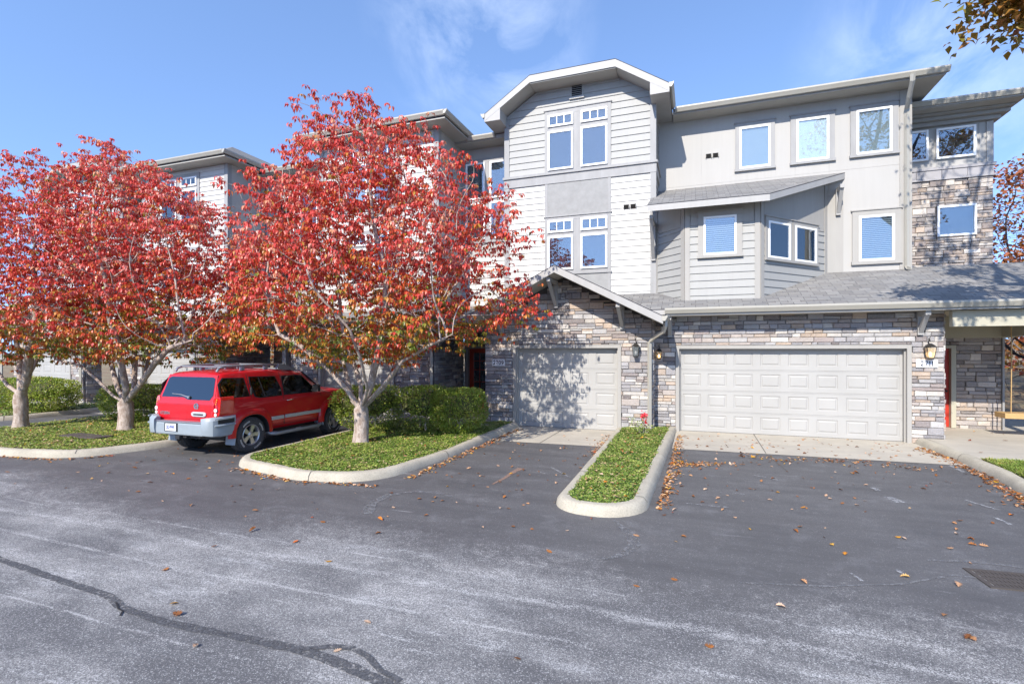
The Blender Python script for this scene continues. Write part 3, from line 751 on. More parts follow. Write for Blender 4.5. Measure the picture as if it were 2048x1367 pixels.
def tower_windows(root, F, dx):
    "two columns: transom over tall pane, on two floors, joined by a grey panel"
    q0 = lambda r: tuple(x+(dx if i < 2 else 0) for i, x in enumerate(F0_.rect(*r)))
    F0_ = FY(14.7)
    aL0, aL1 = F0_.px(1096.6, 300)[0]+dx, F0_.px(1147, 300)[0]+dx
    aR0, aR1 = F0_.px(1162, 300)[0]+dx, F0_.px(1215.2, 300)[0]+dx
    zz = {}
    for nm, (v0, v1) in {'T': (229.5, 253), 'B': (262, 340), 't': (440.5, 465), 'b': (472.5, 540)}.items():
        zz[nm] = (F0_.px(1121.8, v1+ (0))[1], F0_.px(1121.8, v0)[1])
    for nm in 'TBtb':
        for a0, a1 in ((aL0, aL1), (aR0, aR1)):
            window(root, F, a0, a1, zz[nm][0], zz[nm][1], look='dark', trim=None, bars=3 if nm in 'Tt' else 0, c=.022)
    mb = MB(); l, r = aL0-.10, aR1+.10; t = .034
    for lo, hi, top in (('B', 'T', .14), ('b', 't', .10)):
        z0, z1 = zz[lo][0], zz[hi][1]
        mb.fbox(F, l, aL0-.002, z0-.10, z1+top, 0, t); mb.fbox(F, aR1+.002, r, z0-.10, z1+top, 0, t)
        mb.fbox(F, aL1+.002, aR0-.002, z0-.02, z1+.0, 0, t-.003)
        mb.fbox(F, aL0, aR1, z1+.002, z1+top, 0, t); mb.fbox(F, l-.03, r+.03, z1+top, z1+top+.03, 0, .06)
        mb.fbox(F, aL0, aL1, zz[lo][1]+.002, zz[hi][0]-.002, 0, t-.001); mb.fbox(F, aR0, aR1, zz[lo][1]+.002, zz[hi][0]-.002, 0, t-.001)
        mb.fbox(F, aL0, aR1, z0-.10, z0-.003, 0, t)
        if lo == 'b': mb.fbox(F, l-.03, r+.03, z0-.14, z0-.101, 0, .06)
    zz['l'] = l; zz['r'] = r
    # boards running down beside the middle and lower panels
    mb.fbox(F, l, l+.09, zz['t'][1]+.13, 7.05, 0, t); mb.fbox(F, r-.09, r, zz['t'][1]+.13, 7.05, 0, t)
    mb.fbox(F, l, l+.09, 3.3, zz['b'][0]-.141, 0, t); mb.fbox(F, r-.09, r, 3.3, zz['b'][0]-.141, 0, t)
    mb.build('window_surround', M['trim'], root)
    for b0, b1 in ((zz['t'][1]+.13, 7.04), (3.3, zz['b'][0]-.141)): mb = MB(); mb.fbox(F, l+.09, r-.09, b0, b1, 0, .026); mb.build('spandrel_panel', M['panel'], root)
n = N('textured_panel'); v = n.obj(); a = n.noise(v, 5, 6, .65)
M['panel'] = n.out(n.mix(n.mr(a, .35, .7), (.25, .25, .245), (.30, .30, .295)), .8, normal=n.bump(a, .2, .01))

def gable_unit(dx, label, plate=None, seed=31):
    T = thing('townhouse', (-3.3+dx, 14.7, 0), label, 'townhouse', 'townhouses of the row')
    X = lambda x: x+dx
    F = FY(14.7); x0, x1 = X(-5.5), X(-1.06)
    trap = lambda z: (x0+.02+max(0, z-9.2)/.645, x1-.02-max(0, z-9.2)/.645)
    mb = MB(); siding(mb, F, x0, x1, 7.37, 10.0, .2, trap=trap)
    mb.build('upper_siding', M['siding_grey'], T, recalc=False)
    mb = MB(); siding(mb, F, x0, x1, 3.2, 7.05, .183)
    mb.build('lower_siding', M['siding_white'], T, recalc=False)
    mb = MB(); mb.prism(F, [(x0,2.9),(x1,2.9),(x1,9.22),(x1-1.2,9.98),(x0+1.2,9.98),(x0,9.22)], -9.3, -.002); mb.build('tower_core', M['wall'], T)
    SR = FX(x1); mb = MB(); siding(mb, SR, 14.72, 16.05, 3.2, 9.1, .2); mb.build('side_siding', M['siding_grey'], T, recalc=False)
    mb = MB()
    for a0, a1 in ((x0-.03, x0+.13), (x1-.13, x1+.03)):
        mb.fbox(F, a0, a1, 3.2, 7.04, 0, .036); mb.fbox(F, a0, a1, 7.375, 9.15, 0, .036)
    mb.fbox(SR, 14.70, 14.83, 3.2, 9.1, 0.0, .031); mb.fbox(SR, 15.88, 15.995, 3.2, 9.1, 0, .034)
    mb.fbox(F, x0-.04, x1+.04, 7.04, 7.30, 0, .045); mb.fbox(F, x0-.06, x1+.06, 7.30, 7.37, 0, .085)
    mb.fbox(SR, 14.72, 15.99, 7.05, 7.30, 0, .042); mb.fbox(SR, 14.68, 15.99, 7.301, 7.37, 0, .08)
    mb.build('trim', M['trim'], T)
    if dx == 0: tower_windows(T, F, dx)
    else: tower_windows(T, F, dx)
    # louvre
    a, b = FY(14.7).px(1154, 181); a += dx; q = MB()
    q.fbox(F, a-.20, a+.20, b-.20, b+.20, .0, .03); v = q.build('gable_vent', M['siding_grey'], T)
    q = MB(); q.fbox(F, a-.22, a+.22, b-.26, b-.20, 0, .07); q.build('sill', M['fascia'], v)
    q = MB(); q.fbox(F, a-.15, a+.15, b-.16, b+.16, .028, .034); q.build('opening', M['dark'], v)
    q = MB()
    for i in range(6):
        z = b-.14+i*.055; q.faces([F.p(a-.15,z,.06),F.p(a+.15,z,.06),F.p(a+.15,z+.03,.034),F.p(a-.15,z+.03,.034)], [(0,1,2,3)])
    q.build('louvre', M['trim'], v, recalc=False)
    if dx == 0: vent_pair(F, 1260, 413.5, T)
    # roof
    L0, L1, R1_, R0, yF = X(-5.96), X(-4.54), X(-2.07), X(-.65), 14.1
    def ex(mb):
        mb.box(L1, R1_, yF+.03, 14.75, 9.83, 9.855, 1)
        mb.extr([(L0,yF+.004,9.16),(L0,yF+.004,8.93),(L0+.50,yF+.004,8.93),(L0+.50,yF+.004,9.40)], (0,9.8,0), 2)
        mb.extr([(R0,yF+.004,9.16),(R0,yF+.004,8.93),(R0-.50,yF+.004,8.93),(R0-.50,yF+.004,9.40)], (0,9.8,0), 2)
    roofpart(T, [([(L0,24,9.17),(L0,yF,9.17),(L1,yF,10.08),(X(-3.305),15.9,10.875),(X(-3.305),24,10.875)], None),
                 ([(R0,yF,9.17),(R0,24,9.17),(X(-3.305),24,10.875),(X(-3.305),15.9,10.875),(R1_,yF,10.08)], None),
                 ([(L1,yF,10.08),(R1_,yF,10.08),(X(-3.305),15.9,10.875)], None)], .20, extra=ex)
    gutter(T, (R0-.01,14.08,9.18), (R0-.01,15.45 if dx == 0 else 24,9.18), (1,0,0)); gutter(T, (L0+.01,14.08,9.18), (L0+.01,24,9.18), (-1,0,0))
    # garage with its own gable
    GF = FY(13.25); g0, g1 = X(-4.64), X(-1.876); px = X(-3.32); ly = 12.3
    tf = lambda a: 4.225-.51*abs(a-px)-.19
    stone_wall(T, GF, X(-5.56), X(-1.04), 0, 4.1, [(g0-.085, g1+.085, -1, 2.235)], seed, topf=tf, name='garage_stone', gmul=.98)
    stone_wall(T, FX(X(-1.04)), 13.28, 13.86, 0, 2.9, [], seed+1, name='garage_return')
    garage_door(T, GF, g0, g1, 0, 2.15, 4)
    yb = 14.75
    roofpart(T, [([(X(-5.93),yb,2.895),(X(-5.93),ly,2.895),(px,ly,4.225),(px,yb,4.225)], None), ([(X(-.71),ly,2.895),(X(-.71),yb if dx else 13.6,2.895),(px,yb if dx else 14.75,4.225),(px,ly,4.225)], (0,1,0))], .17, 'garage_roof')
    gutter(T, (X(-.73),12.29,2.90), (X(-.73),13.42,2.90), (1,0,0)); gutter(T, (X(-5.91),12.29,2.90), (X(-5.91),14.6,2.90), (-1,0,0))
    downspout(T, [(X(-.67),12.5,2.80),(X(-.67),12.5,2.66),(X(-.72),12.62,2.53),(X(-.97),13.02,2.40),(X(-1.08),13.13,2.28),(X(-1.08),13.13,.2),(X(-1.08),13.05,.14)], .05)
    for u, top in ((1005, None), (1113, 4.0), (1245, None)):
        a = FY(13.25).px(u, 650)[0]+dx; tp = 4.225-.51*abs(a-px)-.2
        bracket(T, GF, a, tp, .62 if top else .50, .85)
    if plate: number_plate(T, GF, 998.5, 724.5, plate, .38, .19)
    lantern(T, GF, FY(13.25).px(1273, 702)[0]+dx, 2.12, lit=False, s=1.0)
    # set-back wall, entry and its windows
    RW = FY(15.6); r0, r1 = X(-7.5), X(-5.5)
    wallbox(T, 'recess_wall', M['wall'], (r0, r1, 15.6, 16.0, 3.0, 8.85))
    mb = MB(); siding(mb, RW, r0, r1, 3.2, 5.15, .183); mb.build('recess_siding', M['siding_white'], T, recalc=False)
    a = [FY(15.6).px(u, 400)[0]+dx for u in (933, 971, 981, 1021)]
    zt = [FY(15.6).px(975, v)[1] for v in (325, 398, 405, 478)]
    for a0, a1 in ((a[0], a[1]), (a[2], a[3])):
        for z1, z0 in ((zt[0], zt[1]), (zt[2], zt[3])): window(T, RW, a0, a1, z0, z1, look='dark', trim=None)
    mb = MB(); mb.fbox(RW, a[0]-.1, a[3]+.1, zt[0]+.002, zt[0]+.14, 0, .04); mb.fbox(RW, a[0], a[3], zt[2]+.002, zt[1]-.002, 0, .04); mb.fbox(RW, a[1]+.002, a[2]-.002, zt[3], zt[0], 0, .036)
    mb.fbox(RW, a[0]-.1, a[0]-.002, zt[3]-.1, zt[0], 0, .04); mb.fbox(RW, a[0]-.1, a[3]+.1, zt[3]-.12, zt[3]-.002, 0, .042); mb.build('window_surround', M['trim'], T)
    roofpart(T, [([(X(-7.6),15.0,8.93),(X(-5.55),15.0,8.93),(X(-5.55),20,10.9),(X(-7.6),20,10.9)], None)], .10, 'recess_roof', extra=lambda mb: mb.box(X(-7.5), X(-5.5), 15.02, 15.62, 8.79, 8.82, 1))
    gutter(T, (X(-6.95),15.02,8.95), (X(-5.96),15.02,8.95), (0,-1,0))
    stone_wall(T, FY(16.0), X(-7.5), X(-5.5), 0, 3.0, [(X(-7.33)-.11, X(-6.35)+.11, -1, 2.26)], seed+2, name='entry_stone')
    glazed_door(T, FY(16.0), X(-7.33), X(-6.35), .12, 2.15)
    roofpart(T, [([(X(-7.7),13.5,2.86),(X(-5.55),13.5,2.86),(X(-5.55),16.0,3.7),(X(-7.7),16.0,3.7)], None)], .12, 'entry_roof', extra=lambda mb: mb.box(X(-7.6), X(-5.56), 13.53, 16, 2.68, 2.71, 1))
    gutter(T, (X(-7.72),13.52,2.87), (X(-5.6),13.52,2.87), (0,-1,0))
    downspout(T, [(X(-7.52),13.42,2.76),(X(-7.52),13.44,2.62),(X(-7.54),13.70,2.45),(X(-7.56),13.75,2.3),(X(-7.56),13.75,.15)], .05)
    return T
gable_unit(0, 'townhouse with light grey clipped gable tower and single garage under a stone gable, plaque 2709', '2709')

def hip_unit(dx, label, plate=None, seed=51):
    T = thing('townhouse', (-9.6+dx, 13.9, 0), label, 'townhouse', 'townhouses of the row')
    X = lambda x: x+dx
    F = FY(13.9); x0, x1 = X(-11.8), X(-7.4)
    wallbox(T, 'block_core', M['wall'], (x0, x1, 13.902, 23, 2.9, 8.87))
    mb = MB(); siding(mb, F, x0, x1, 3.2, 8.84, .183); mb.build('siding', M['siding_white'], T, recalc=False)
    SR = FX(x1); mb = MB()
    for z0, z1 in ((3.0, 6.9), (6.908, 8.86)): mb.fbox(SR, 13.9, 15.6, z0, z1, 0, .012)
    mb.build('side_wall', M['wall'], T)
    mb = MB(); mb.fbox(F, x0-.03, x0+.13, 3.2, 8.85, 0, .036); mb.build('corner_board', M['trim'], T)
    mb = MB(); mb.fbox(F, x1-.14, x1+.03, 3.2, 8.85, 0, .036); mb.fbox(SR, 13.9, 14.04, 3.1, 8.85, 0, .034); mb.build('corner_board', M['trim'], T)
    w0 = X(-10.75)
    mb = MB()
    for i in range(2):
        a0 = w0+i*1.05; a1 = a0+.82
        for z0, z1, bars in ((8.22, 8.56, 3), (6.75, 8.10, 0), (5.45, 5.8, 3), (4.3, 5.35, 0)):
            window(T, F, a0, a1, z0, z1, look='dark' if bars or i else 'shade', trim=None, bars=bars)
    for b0, b1 in ((6.65, 8.56), (4.2, 5.8)):
        mb.fbox(F, w0-.12, w0-.002, b0, b1, 0, .04); mb.fbox(F, w0+1.872, w0+1.99, b0, b1, 0, .04); mb.fbox(F, w0+.822, w0+1.048, b0+.1, b1, 0, .037)
        mb.fbox(F, w0-.12, w0+1.99, b1+.001, b1+.14, 0, .042); mb.fbox(F, w0-.12, w0+1.99, b0-.08, b0-.001, 0, .06)
    mb.build('window_surround', M['trim'], T)
    e0, e1, eb, ef, ez, a = X(-12.35), X(-6.86), 23, 13.3, 9.05, 2.745; zc = ez+.55*a; cx = (e0+e1)/2
    roofpart(T, [([(e0,ef,ez),(e1,ef,ez),(cx,ef+a,zc)], None), ([(e1,ef,ez),(e1,eb,ez),(cx,eb,zc),(cx,ef+a,zc)], None), ([(e0,eb,ez),(e0,ef,ez),(cx,ef+a,zc),(cx,eb,zc)], None)], .10,
             extra=lambda mb: mb.box(e0+.02, e1-.02, ef+.02, eb, 8.86, 8.90, 1))
    gutter(T, (e0,ef+.02,ez+.02), (e1,ef+.02,ez+.02), (0,-1,0)); gutter(T, (e1-.02,ef-.1,ez+.02), (e1-.02,eb,ez+.02), (1,0,0))
    # garage below
    GF = FY(13.87); g0, g1 = X(-11.75), X(-9.0)
    stone_wall(T, GF, X(-13.0), X(-7.55), 0, 3.0, [(g0-.085, g1+.085, -1, 2.215)], seed, name='garage_stone', gmul=.95)
    stone_wall(T, FX(X(-7.55)), 13.9, 16.0, 0, 2.95, [], seed+1, name='garage_return', gmul=.9)
    garage_door(T, GF, g0, g1, 0, 2.13, 4)
    roofpart(T, [([(X(-13.4),13.28,3.1),(X(-7.45),13.28,3.1),(X(-7.45),15.6,4.03),(X(-13.4),15.6,4.03)], None)], .12, 'garage_roof', extra=lambda mb: mb.box(X(-13.3), X(-7.5), 13.3, 13.9, 2.93, 2.96, 1))
    gutter(T, (X(-13.4),13.30,3.11), (X(-7.45),13.30,3.11), (0,-1,0))
    lantern(T, GF, X(-8.3), 2.1, lit=False)
    if plate: number_plate(T, GF, 604, 723, plate, .38, .19)
    # set-back bay to the left
    RW = FY(15.6); r0, r1 = X(-15.9), X(-11.8)
    wallbox(T, 'recess_wall', M['wall'], (r0, r1, 15.6, 16.0, 3.0, 8.83))
    for a0 in (X(-15.3), X(-14.2), X(-13.1)):
        for z0, z1 in ((6.3, 8.0), (4.5, 5.9)): window(T, RW, a0, a0+.85, z0, z1, look='dark' if a0 > X(-14) else 'shade', trim=(.10, .12, .08), hood=False)
    roofpart(T, [([(X(-15.5),15.0,8.90),(X(-12.2),15.0,8.90),(X(-12.2),20,10.8),(X(-15.5),20,10.8)], None)], .10, 'recess_roof', extra=lambda mb: mb.box(r0, r1, 15.02, 15.62, 8.76, 8.79, 1))
    gutter(T, (X(-15.36),15.02,8.92), (X(-12.3),15.02,8.92), (0,-1,0))
    stone_wall(T, FY(16.0), r0, X(-13.0), 0, 3.0, [(X(-14.9)-.11, X(-13.95)+.11, -1, 2.26)], seed+2, name='entry_stone', gmul=.9)
    glazed_door(T, FY(16.0), X(-14.9), X(-13.95), .12, 2.15)
    mb = MB(); mb.box(X(-13.5), X(-13.34), 13.95, 14.11, .1, 2.9); mb.build('porch_post', M['trim'], T)
    roofpart(T, [([(X(-15.95),13.5,2.95),(X(-13.0),13.5,2.95),(X(-13.0),15.6,3.75),(X(-15.95),15.6,3.75)], None)], .12, 'entry_roof', extra=lambda mb: mb.box(X(-15.85), X(-13.05), 13.53, 16, 2.75, 2.78, 1))
    gutter(T, (X(-15.95),13.52,2.96), (X(-13.45),13.52,2.96), (0,-1,0))
    return T
hip_unit(0, 'townhouse with white siding behind the largest red tree, plaque 2707 beside its garage', '2707', 51)
hip_unit(-8.55, 'townhouse with grey hipped roof and white siding between the two left red trees', None, 61)
gable_unit(-21.7, 'clipped-gable townhouse farthest left, mostly hidden by red leaves', None, 71)
M['joint'] = simple('tooled_joint', (.10, .095, .085), .95)
# ================================================================== GROUND
def sheet(name, pts, z, mat, kind='structure'):
    mb = MB(); mb.face([(x, y, z) for x, y in pts]); o = mb.build(name, mat, recalc=False); tag(o, kind=kind); return o
# woods floor: falls level round the lot, rises gently behind the houses
g = 60; xs = np.linspace(-140, 140, g); ys = np.linspace(-120, 160, g)
XX, YY = np.meshgrid(xs, ys, indexing='ij')
ZZ = -.03+np.clip(YY-21, 0, None)*.035+np.clip(np.abs(XX+4)-26, 0, None)*.0
co = np.stack([XX, YY, ZZ], -1).reshape(-1, 3); idx = np.arange(g*g).reshape(g, g)
qd = np.stack([idx[:-1,:-1], idx[1:,:-1], idx[1:,1:], idx[:-1,1:]], -1).reshape(-1, 4)
tag(np_mesh('ground', co, qd, M['litter']), kind='structure')
sheet('road', [(-45,-30),(30,-30),(30,13.2),(4.9,13.2),(4.9,16.5),(-45,16.5)], 0, M['asphalt'])
def fillet(poly, rads, n=8):
    out = []; k = len(poly)
    for i in range(k):
        p = Vector(poly[i]); a = Vector(poly[i-1])-p; b = Vector(poly[(i+1)%k])-p; r = rads[i]
        if r <= 0: out.append(tuple(p)); continue
        an = a.angle(b); t = r/math.tan(an/2); a.normalize(); b.normalize()
        p0, p1 = p+a*t, p+b*t; c = p+(a+b).normalized()*(r/math.sin(an/2))
        v0, v1 = p0-c, p1-c; ang = v0.angle(v1)
        for j in range(n+1):
            s = j/n; w = (v0*math.sin((1-s)*ang)+v1*math.sin(s*ang))/math.sin(ang); out.append(tuple(c+w))
    return out
KPROF = [(0.0, -.01), (.018, .07), (.05, .108), (.07, .126), (.11, .131), (.185, .131), (.185, .05)]
def dens(path, step=.25):
    out = [path[0]]
    for a, b in zip(path, path[1:]):
        L = math.dist(a, b); k = max(1, int(L/step))
        for i in range(1, k+1): out.append((a[0]+(b[0]-a[0])*i/k, a[1]+(b[1]-a[1])*i/k))
    return out
def kerb(path, side=1, joints=3.0, z0=0.0):
    "rolled concrete kerb; path is its outer foot, side=+1 keeps the bed on the left"
    path = dens(path); P = [Vector(p) for p in path]; nn = len(P); vs = []
    dist = 0; J = []
    for i in range(nn):
        d = (P[min(i+1, nn-1)]-P[max(i-1, 0)]).normalized(); nr = Vector((-d.y, d.x))*side
        for c, h in KPROF:
            w = noise.noise(Vector((P[i].x*1.5, P[i].y*1.5, c*3)))*.010
            q = P[i]+nr*(c+w); vs.append((q.x, q.y, z0+h+w*.5))
    m = len(KPROF); fs = [(i*m+k, i*m+k+1, (i+1)*m+k+1, (i+1)*m+k) for i in range(nn-1) for k in range(m-1)]
    fs += [tuple(range(m)), tuple((nn-1)*m+k for k in range(m))[::-1]]
    mb = MB(); mb.faces(vs, fs)
    o = mb.build('kerb', M['kerb'], smooth=50); tag(o, kind='structure')
    # tooled joints: thin dark lines across the kerb
    acc = 1.2; jm = MB()
    for i in range(1, nn):
        acc += (P[i]-P[i-1]).length
        if acc > joints:
            acc = 0; d = (P[i]-P[i-1]).normalized(); nr = Vector((-d.y, d.x))*side
            pts = [P[i]+nr*c for c, h in KPROF[:-1]]
            for (a, (c0, h0)), (b, (c1, h1)) in zip(zip(pts, KPROF), zip(pts[1:], KPROF[1:])):
                t = d*.006
                jm.face([(a.x-t.x, a.y-t.y, z0+h0+.010), (a.x+t.x, a.y+t.y, z0+h0+.010), (b.x+t.x, b.y+t.y, z0+h1+.010), (b.x-t.x, b.y-t.y, z0+h1+.010)])
    if jm.f: tag(jm.build('kerb_joint', M['joint'], recalc=False), kind='structure')
    return path
def inset(path, d, side=1):
    P = [Vector(p) for p in path]; out = []
    for i in range(len(P)):
        t = (P[min(i+1, len(P)-1)]-P[max(i-1, 0)]).normalized(); out.append(tuple(P[i]+Vector((-t.y, t.x))*d*side))
    return out
# outer feet of the kerbs, bed on the left of the direction of travel
IM = fillet([(-8.15,12.9),(-8.1,7.0),(-6.05,6.52),(-4.75,6.72),(-4.48,9.0),(-4.55,13.2)], [0,.85,1.2,1.0,2.5,0])
IN = fillet([(-1.93,13.22),(-1.80,6.42),(-.60,6.30),(-.46,13.80)], [0,.50,.62,0])
IL = fillet([(-16.9,12.5),(-16.9,6.3),(-13.0,6.02),(-11.3,6.35),(-10.72,7.7),(-10.85,12.8)], [0,1.2,3.0,1.2,2.0,0])
I0 = fillet([(-30,8.2),(-19.2,8.2),(-19.2,13.2)], [0,1.5,0])
IR = [(4.62,13.80),(4.66,12.2),(4.60,10.5),(4.40,9.2),(3.95,6.5),(3.3,3.5),(2.6,.5)]
beds = {}
for nm, pth in (('M', IM), ('N', IN), ('L', IL), ('0', I0)):
    pp = kerb(pth); beds[nm] = inset(pp, .172)
irp = kerb([(p[0], p[1]) for p in IR][::1], side=1); beds['R'] = inset(irp, .22)
# beds of soil
for k in 'MNL0': sheet('soil_bed', beds[k], .106, M['soil'])
rb = [p for p in beds['R'] if p[1] < 11.55]
sheet('soil_bed', rb[::-1]+[(4.84,11.55),(16,11.55),(16,.5)], .112, M['soil'])
# concrete
sheet('driveway_apron', [(-.47,13.99),(-.47,11.35),(4.64,11.45),(4.62,13.99)], .006, M['concrete'])
sheet('driveway_apron', [(-4.60,13.40),(-4.56,10.95),(-1.84,11.05),(-1.88,13.40)], .006, M['concrete'])
sheet('driveway_apron', [(-12.2,14.05),(-10.85,11.2),(-8.13,11.2),(-7.9,14.05)], .006, M['concrete'])
sheet('driveway_apron', [(-21.2,14.05),(-19.0,11.2),(-16.9,11.2),(-16.9,14.05)], .006, M['concrete'])
sheet('driveway_apron', [(-26.6,13.4),(-26.3,12.0),(-22.0,12.0),(-22.0,13.4)], .006, M['concrete'])
mb = MB(); mb.box(4.86, 12.5, 11.56, 19, -.02, .122); mb.box(4.66, 4.86, 13.55, 13.9, -.02, .10); o = mb.build('walkway', M['concrete'], bevel=.01); tag(o, kind='structure')
mb = MB(); mb.box(-8.0, -4.78, 12.0, 13.2, -.02, .124); mb.box(-7.9, -5.6, 13.2, 16.5, -.02, .124); tag(mb.build('walkway', M['concrete'], bevel=.01), kind='structure')
mb = MB(); mb.box(-16.6, -11.1, 12.2, 16.5, -.02, .124); tag(mb.build('walkway', M['concrete'], bevel=.01), kind='structure')
mb = MB(); mb.face([(1.35,13.95,.011),(1.365,13.95,.011),(1.345,11.42,.011),(1.33,11.42,.011)]); mb.face([(1.33,11.40,.0045),(1.345,11.40,.0045),(1.50,9.8,.0045),(1.492,9.8,.0045)]); tag(mb.build('apron_joint', M['joint'], recalc=False), kind='structure')
mb = MB(); mb.face([(-3.3,13.3,.011),(-3.285,13.3,.011),(-3.29,11.0,.011),(-3.305,11.0,.011)]); tag(mb.build('apron_joint', M['joint'], recalc=False), kind='structure')
# sealed cracks: ragged bands of filler drawn along the lane
def band(name, pts, w, z, mat, seed=0, rag=.35):
    pts = dens([(p[0], p[1]) for p in pts], .05); rnd = random.Random(seed); n_ = len(pts); mb = MB(); row = []
    for i in range(n_):
        a, b = Vector(pts[max(i-1, 0)]), Vector(pts[min(i+1, n_-1)]); d = (b-a).normalized(); nr = Vector((-d.y, d.x)); s = i/(n_-1)
        ww = w(s) if callable(w) else w
        k = noise.noise(Vector((i*.11, seed, 0)))*.6+noise.noise(Vector((i*.5, seed, 5)))*.4; k2 = noise.noise(Vector((i*.11, seed+9, 0)))*.6+noise.noise(Vector((i*.5, seed+9, 5)))*.4
        row.append((Vector(pts[i])+nr*ww*(.5+rag*k), Vector(pts[i])-nr*ww*(.5+rag*k2)))
    for (a, b), (c, d) in zip(row, row[1:]): mb.face([(a.x, a.y, z), (b.x, b.y, z), (d.x, d.y, z), (c.x, c.y, z)])
    return tag(mb.build(name, mat, recalc=False), kind='structure')
gp = lambda L: [G(u, v) for u, v in L]
band('crack_filler', gp([(-60,1095),(0,1118),(120,1160),(215,1190),(240,1212)]), .075, .004, M['sealer'], 1)
band('crack_filler', gp([(243,1214),(330,1245),(450,1268),(600,1298),(700,1335),(800,1378),(1000,1450)]), lambda s: .07+.035*s, .004, M['sealer'], 2)
band('crack_filler', gp([(598,1300),(660,1292),(705,1296),(735,1312),(760,1340),(800,1362)]), .05, .006, M['sealer'], 3)
band('crack', gp([(232,1205),(238,1218),(246,1222),(240,1232)]), .012, .0075, M['dark'], 4, .6)
band('asphalt_scrape', gp([(735,1028),(745,1005),(775,990),(830,982),(875,985),(905,993)]), lambda s: .07+.08*(1-s), .004, M['scrape'], 5)
band('asphalt_scrape', gp([(1228,1040),(1262,1068),(1270,1090),(1245,1108),(1205,1118)]), lambda s: .035+.10*math.sin(math.pi*s), .004, M['scrape'], 6)
n = N('rusty_stain'); p = n.pos(); a = n.noise(p, 40, 4, .7); M['rust'] = n.out(n.mix(n.mr(a, .35, .65), (.10, .09, .09), (.30, .17, .11)), .9)
band('rust_stain', gp([(985,968),(1010,955),(1030,942),(1042,936)]), lambda s: .03+.09*s, .004, M['rust'], 7)
band('tyre_scuff', gp([(1480,1165),(1650,1172),(1800,1168),(1905,1150),(1980,1158)]), .03, .004, M['scrape'], 8)
band('asphalt_scrape', gp([(1855,1120),(1930,1122),(2010,1130),(2060,1138)]), .05, .004, M['scrape'], 9)
for i, (u, v, du, dv, w) in enumerate([(1100,934,22,10,.05),(1110,940,30,14,.03),(1075,942,14,5,.04),(1372,1006,60,6,.025),(1420,1012,40,2,.03),(1440,984,50,4,.02),(1508,950,24,4,.04),(1540,956,16,4,.05),(1775,993,28,12,.12),(1745,975,12,6,.08),(1900,930,26,14,.08),(1930,1000,70,20,.05),(1990,1035,30,14,.05),(1700,1145,26,18,.03),(1790,1138,18,10,.05)]):
    band('paint_scuff', gp([(u,v),(u+du/2,v+dv/2),(u+du,v+dv)]), w, .0045, M['scuff'], 20+i, .7)
band('blue_survey_mark', gp([(520,958),(545,952),(566,946)]), .04, .0045, simple('blue_chalk', (.22,.34,.48), .9), 44, .6)

# storm drain at the right: iron grate set in the asphalt
c0 = G(1985, 1152); T = thing('storm_drain', (c0[0], c0[1], 0), 'iron storm drain grate sunk in the asphalt at the right edge', 'storm drain')
A = [G(1925,1136), G(2075,1150), G(2085,1185), G(1935,1166)]
e1 = Vector(A[1])-Vector(A[0]); L1 = e1.length; e1.normalize(); e2 = Vector((-e1.y, e1.x))*-1; L2 = .42
mb = MB(); o0 = Vector(A[0])
def gq(a0, a1, b0, b1, z0, z1, mb):
    ps = [o0+e1*a+e2*b for a, b in ((a0,b0),(a1,b0),(a1,b1),(a0,b1))]
    mb.faces([(p.x,p.y,z0) for p in ps]+[(p.x,p.y,z1) for p in ps], [(0,1,2,3),(7,6,5,4),(0,4,5,1),(1,5,6,2),(2,6,7,3),(3,7,4,0)])
gq(0, L1, 0, .04, .0, .010, mb); gq(0, L1, L2-.04, L2, .0, .010, mb); gq(0, .04, .04, L2-.04, 0, .010, mb); gq(L1-.04, L1, .04, L2-.04, 0, .010, mb); mb.build('frame', M['iron'], T)
mb = MB(); nx = 15; ny = 4
for i in range(1, nx): gq(.04+(L1-.08)*i/nx-.012, .04+(L1-.08)*i/nx+.012, .041, L2-.041, .001, .009, mb)
mb.build('grate_bars', M['iron'], T)
mb = MB()
for i in range(1, ny): gq(.041, L1-.041, .04+(L2-.08)*i/ny-.016, .04+(L2-.08)*i/ny+.016, .001, .0085, mb)
mb.build('cross_bars', M['iron'], T)
mb = MB(); gq(.03, L1-.03, .03, L2-.03, .0005, .003, mb); mb.build('pit', simple('grate_shadow_pit', (.17,.165,.16), .9), T)
# iron lid in the left bed
a = G(172, 872, .13); mb = MB(); mb.box(a[0]-.62, a[0]+.62, a[1]-.2, a[1]+.2, .11, .155); T = mb.build('utility_cover', M['iron'], bevel=.01); tag(T, 'flat brown utility cover lying in the grass between the two left red trees', 'utility cover')

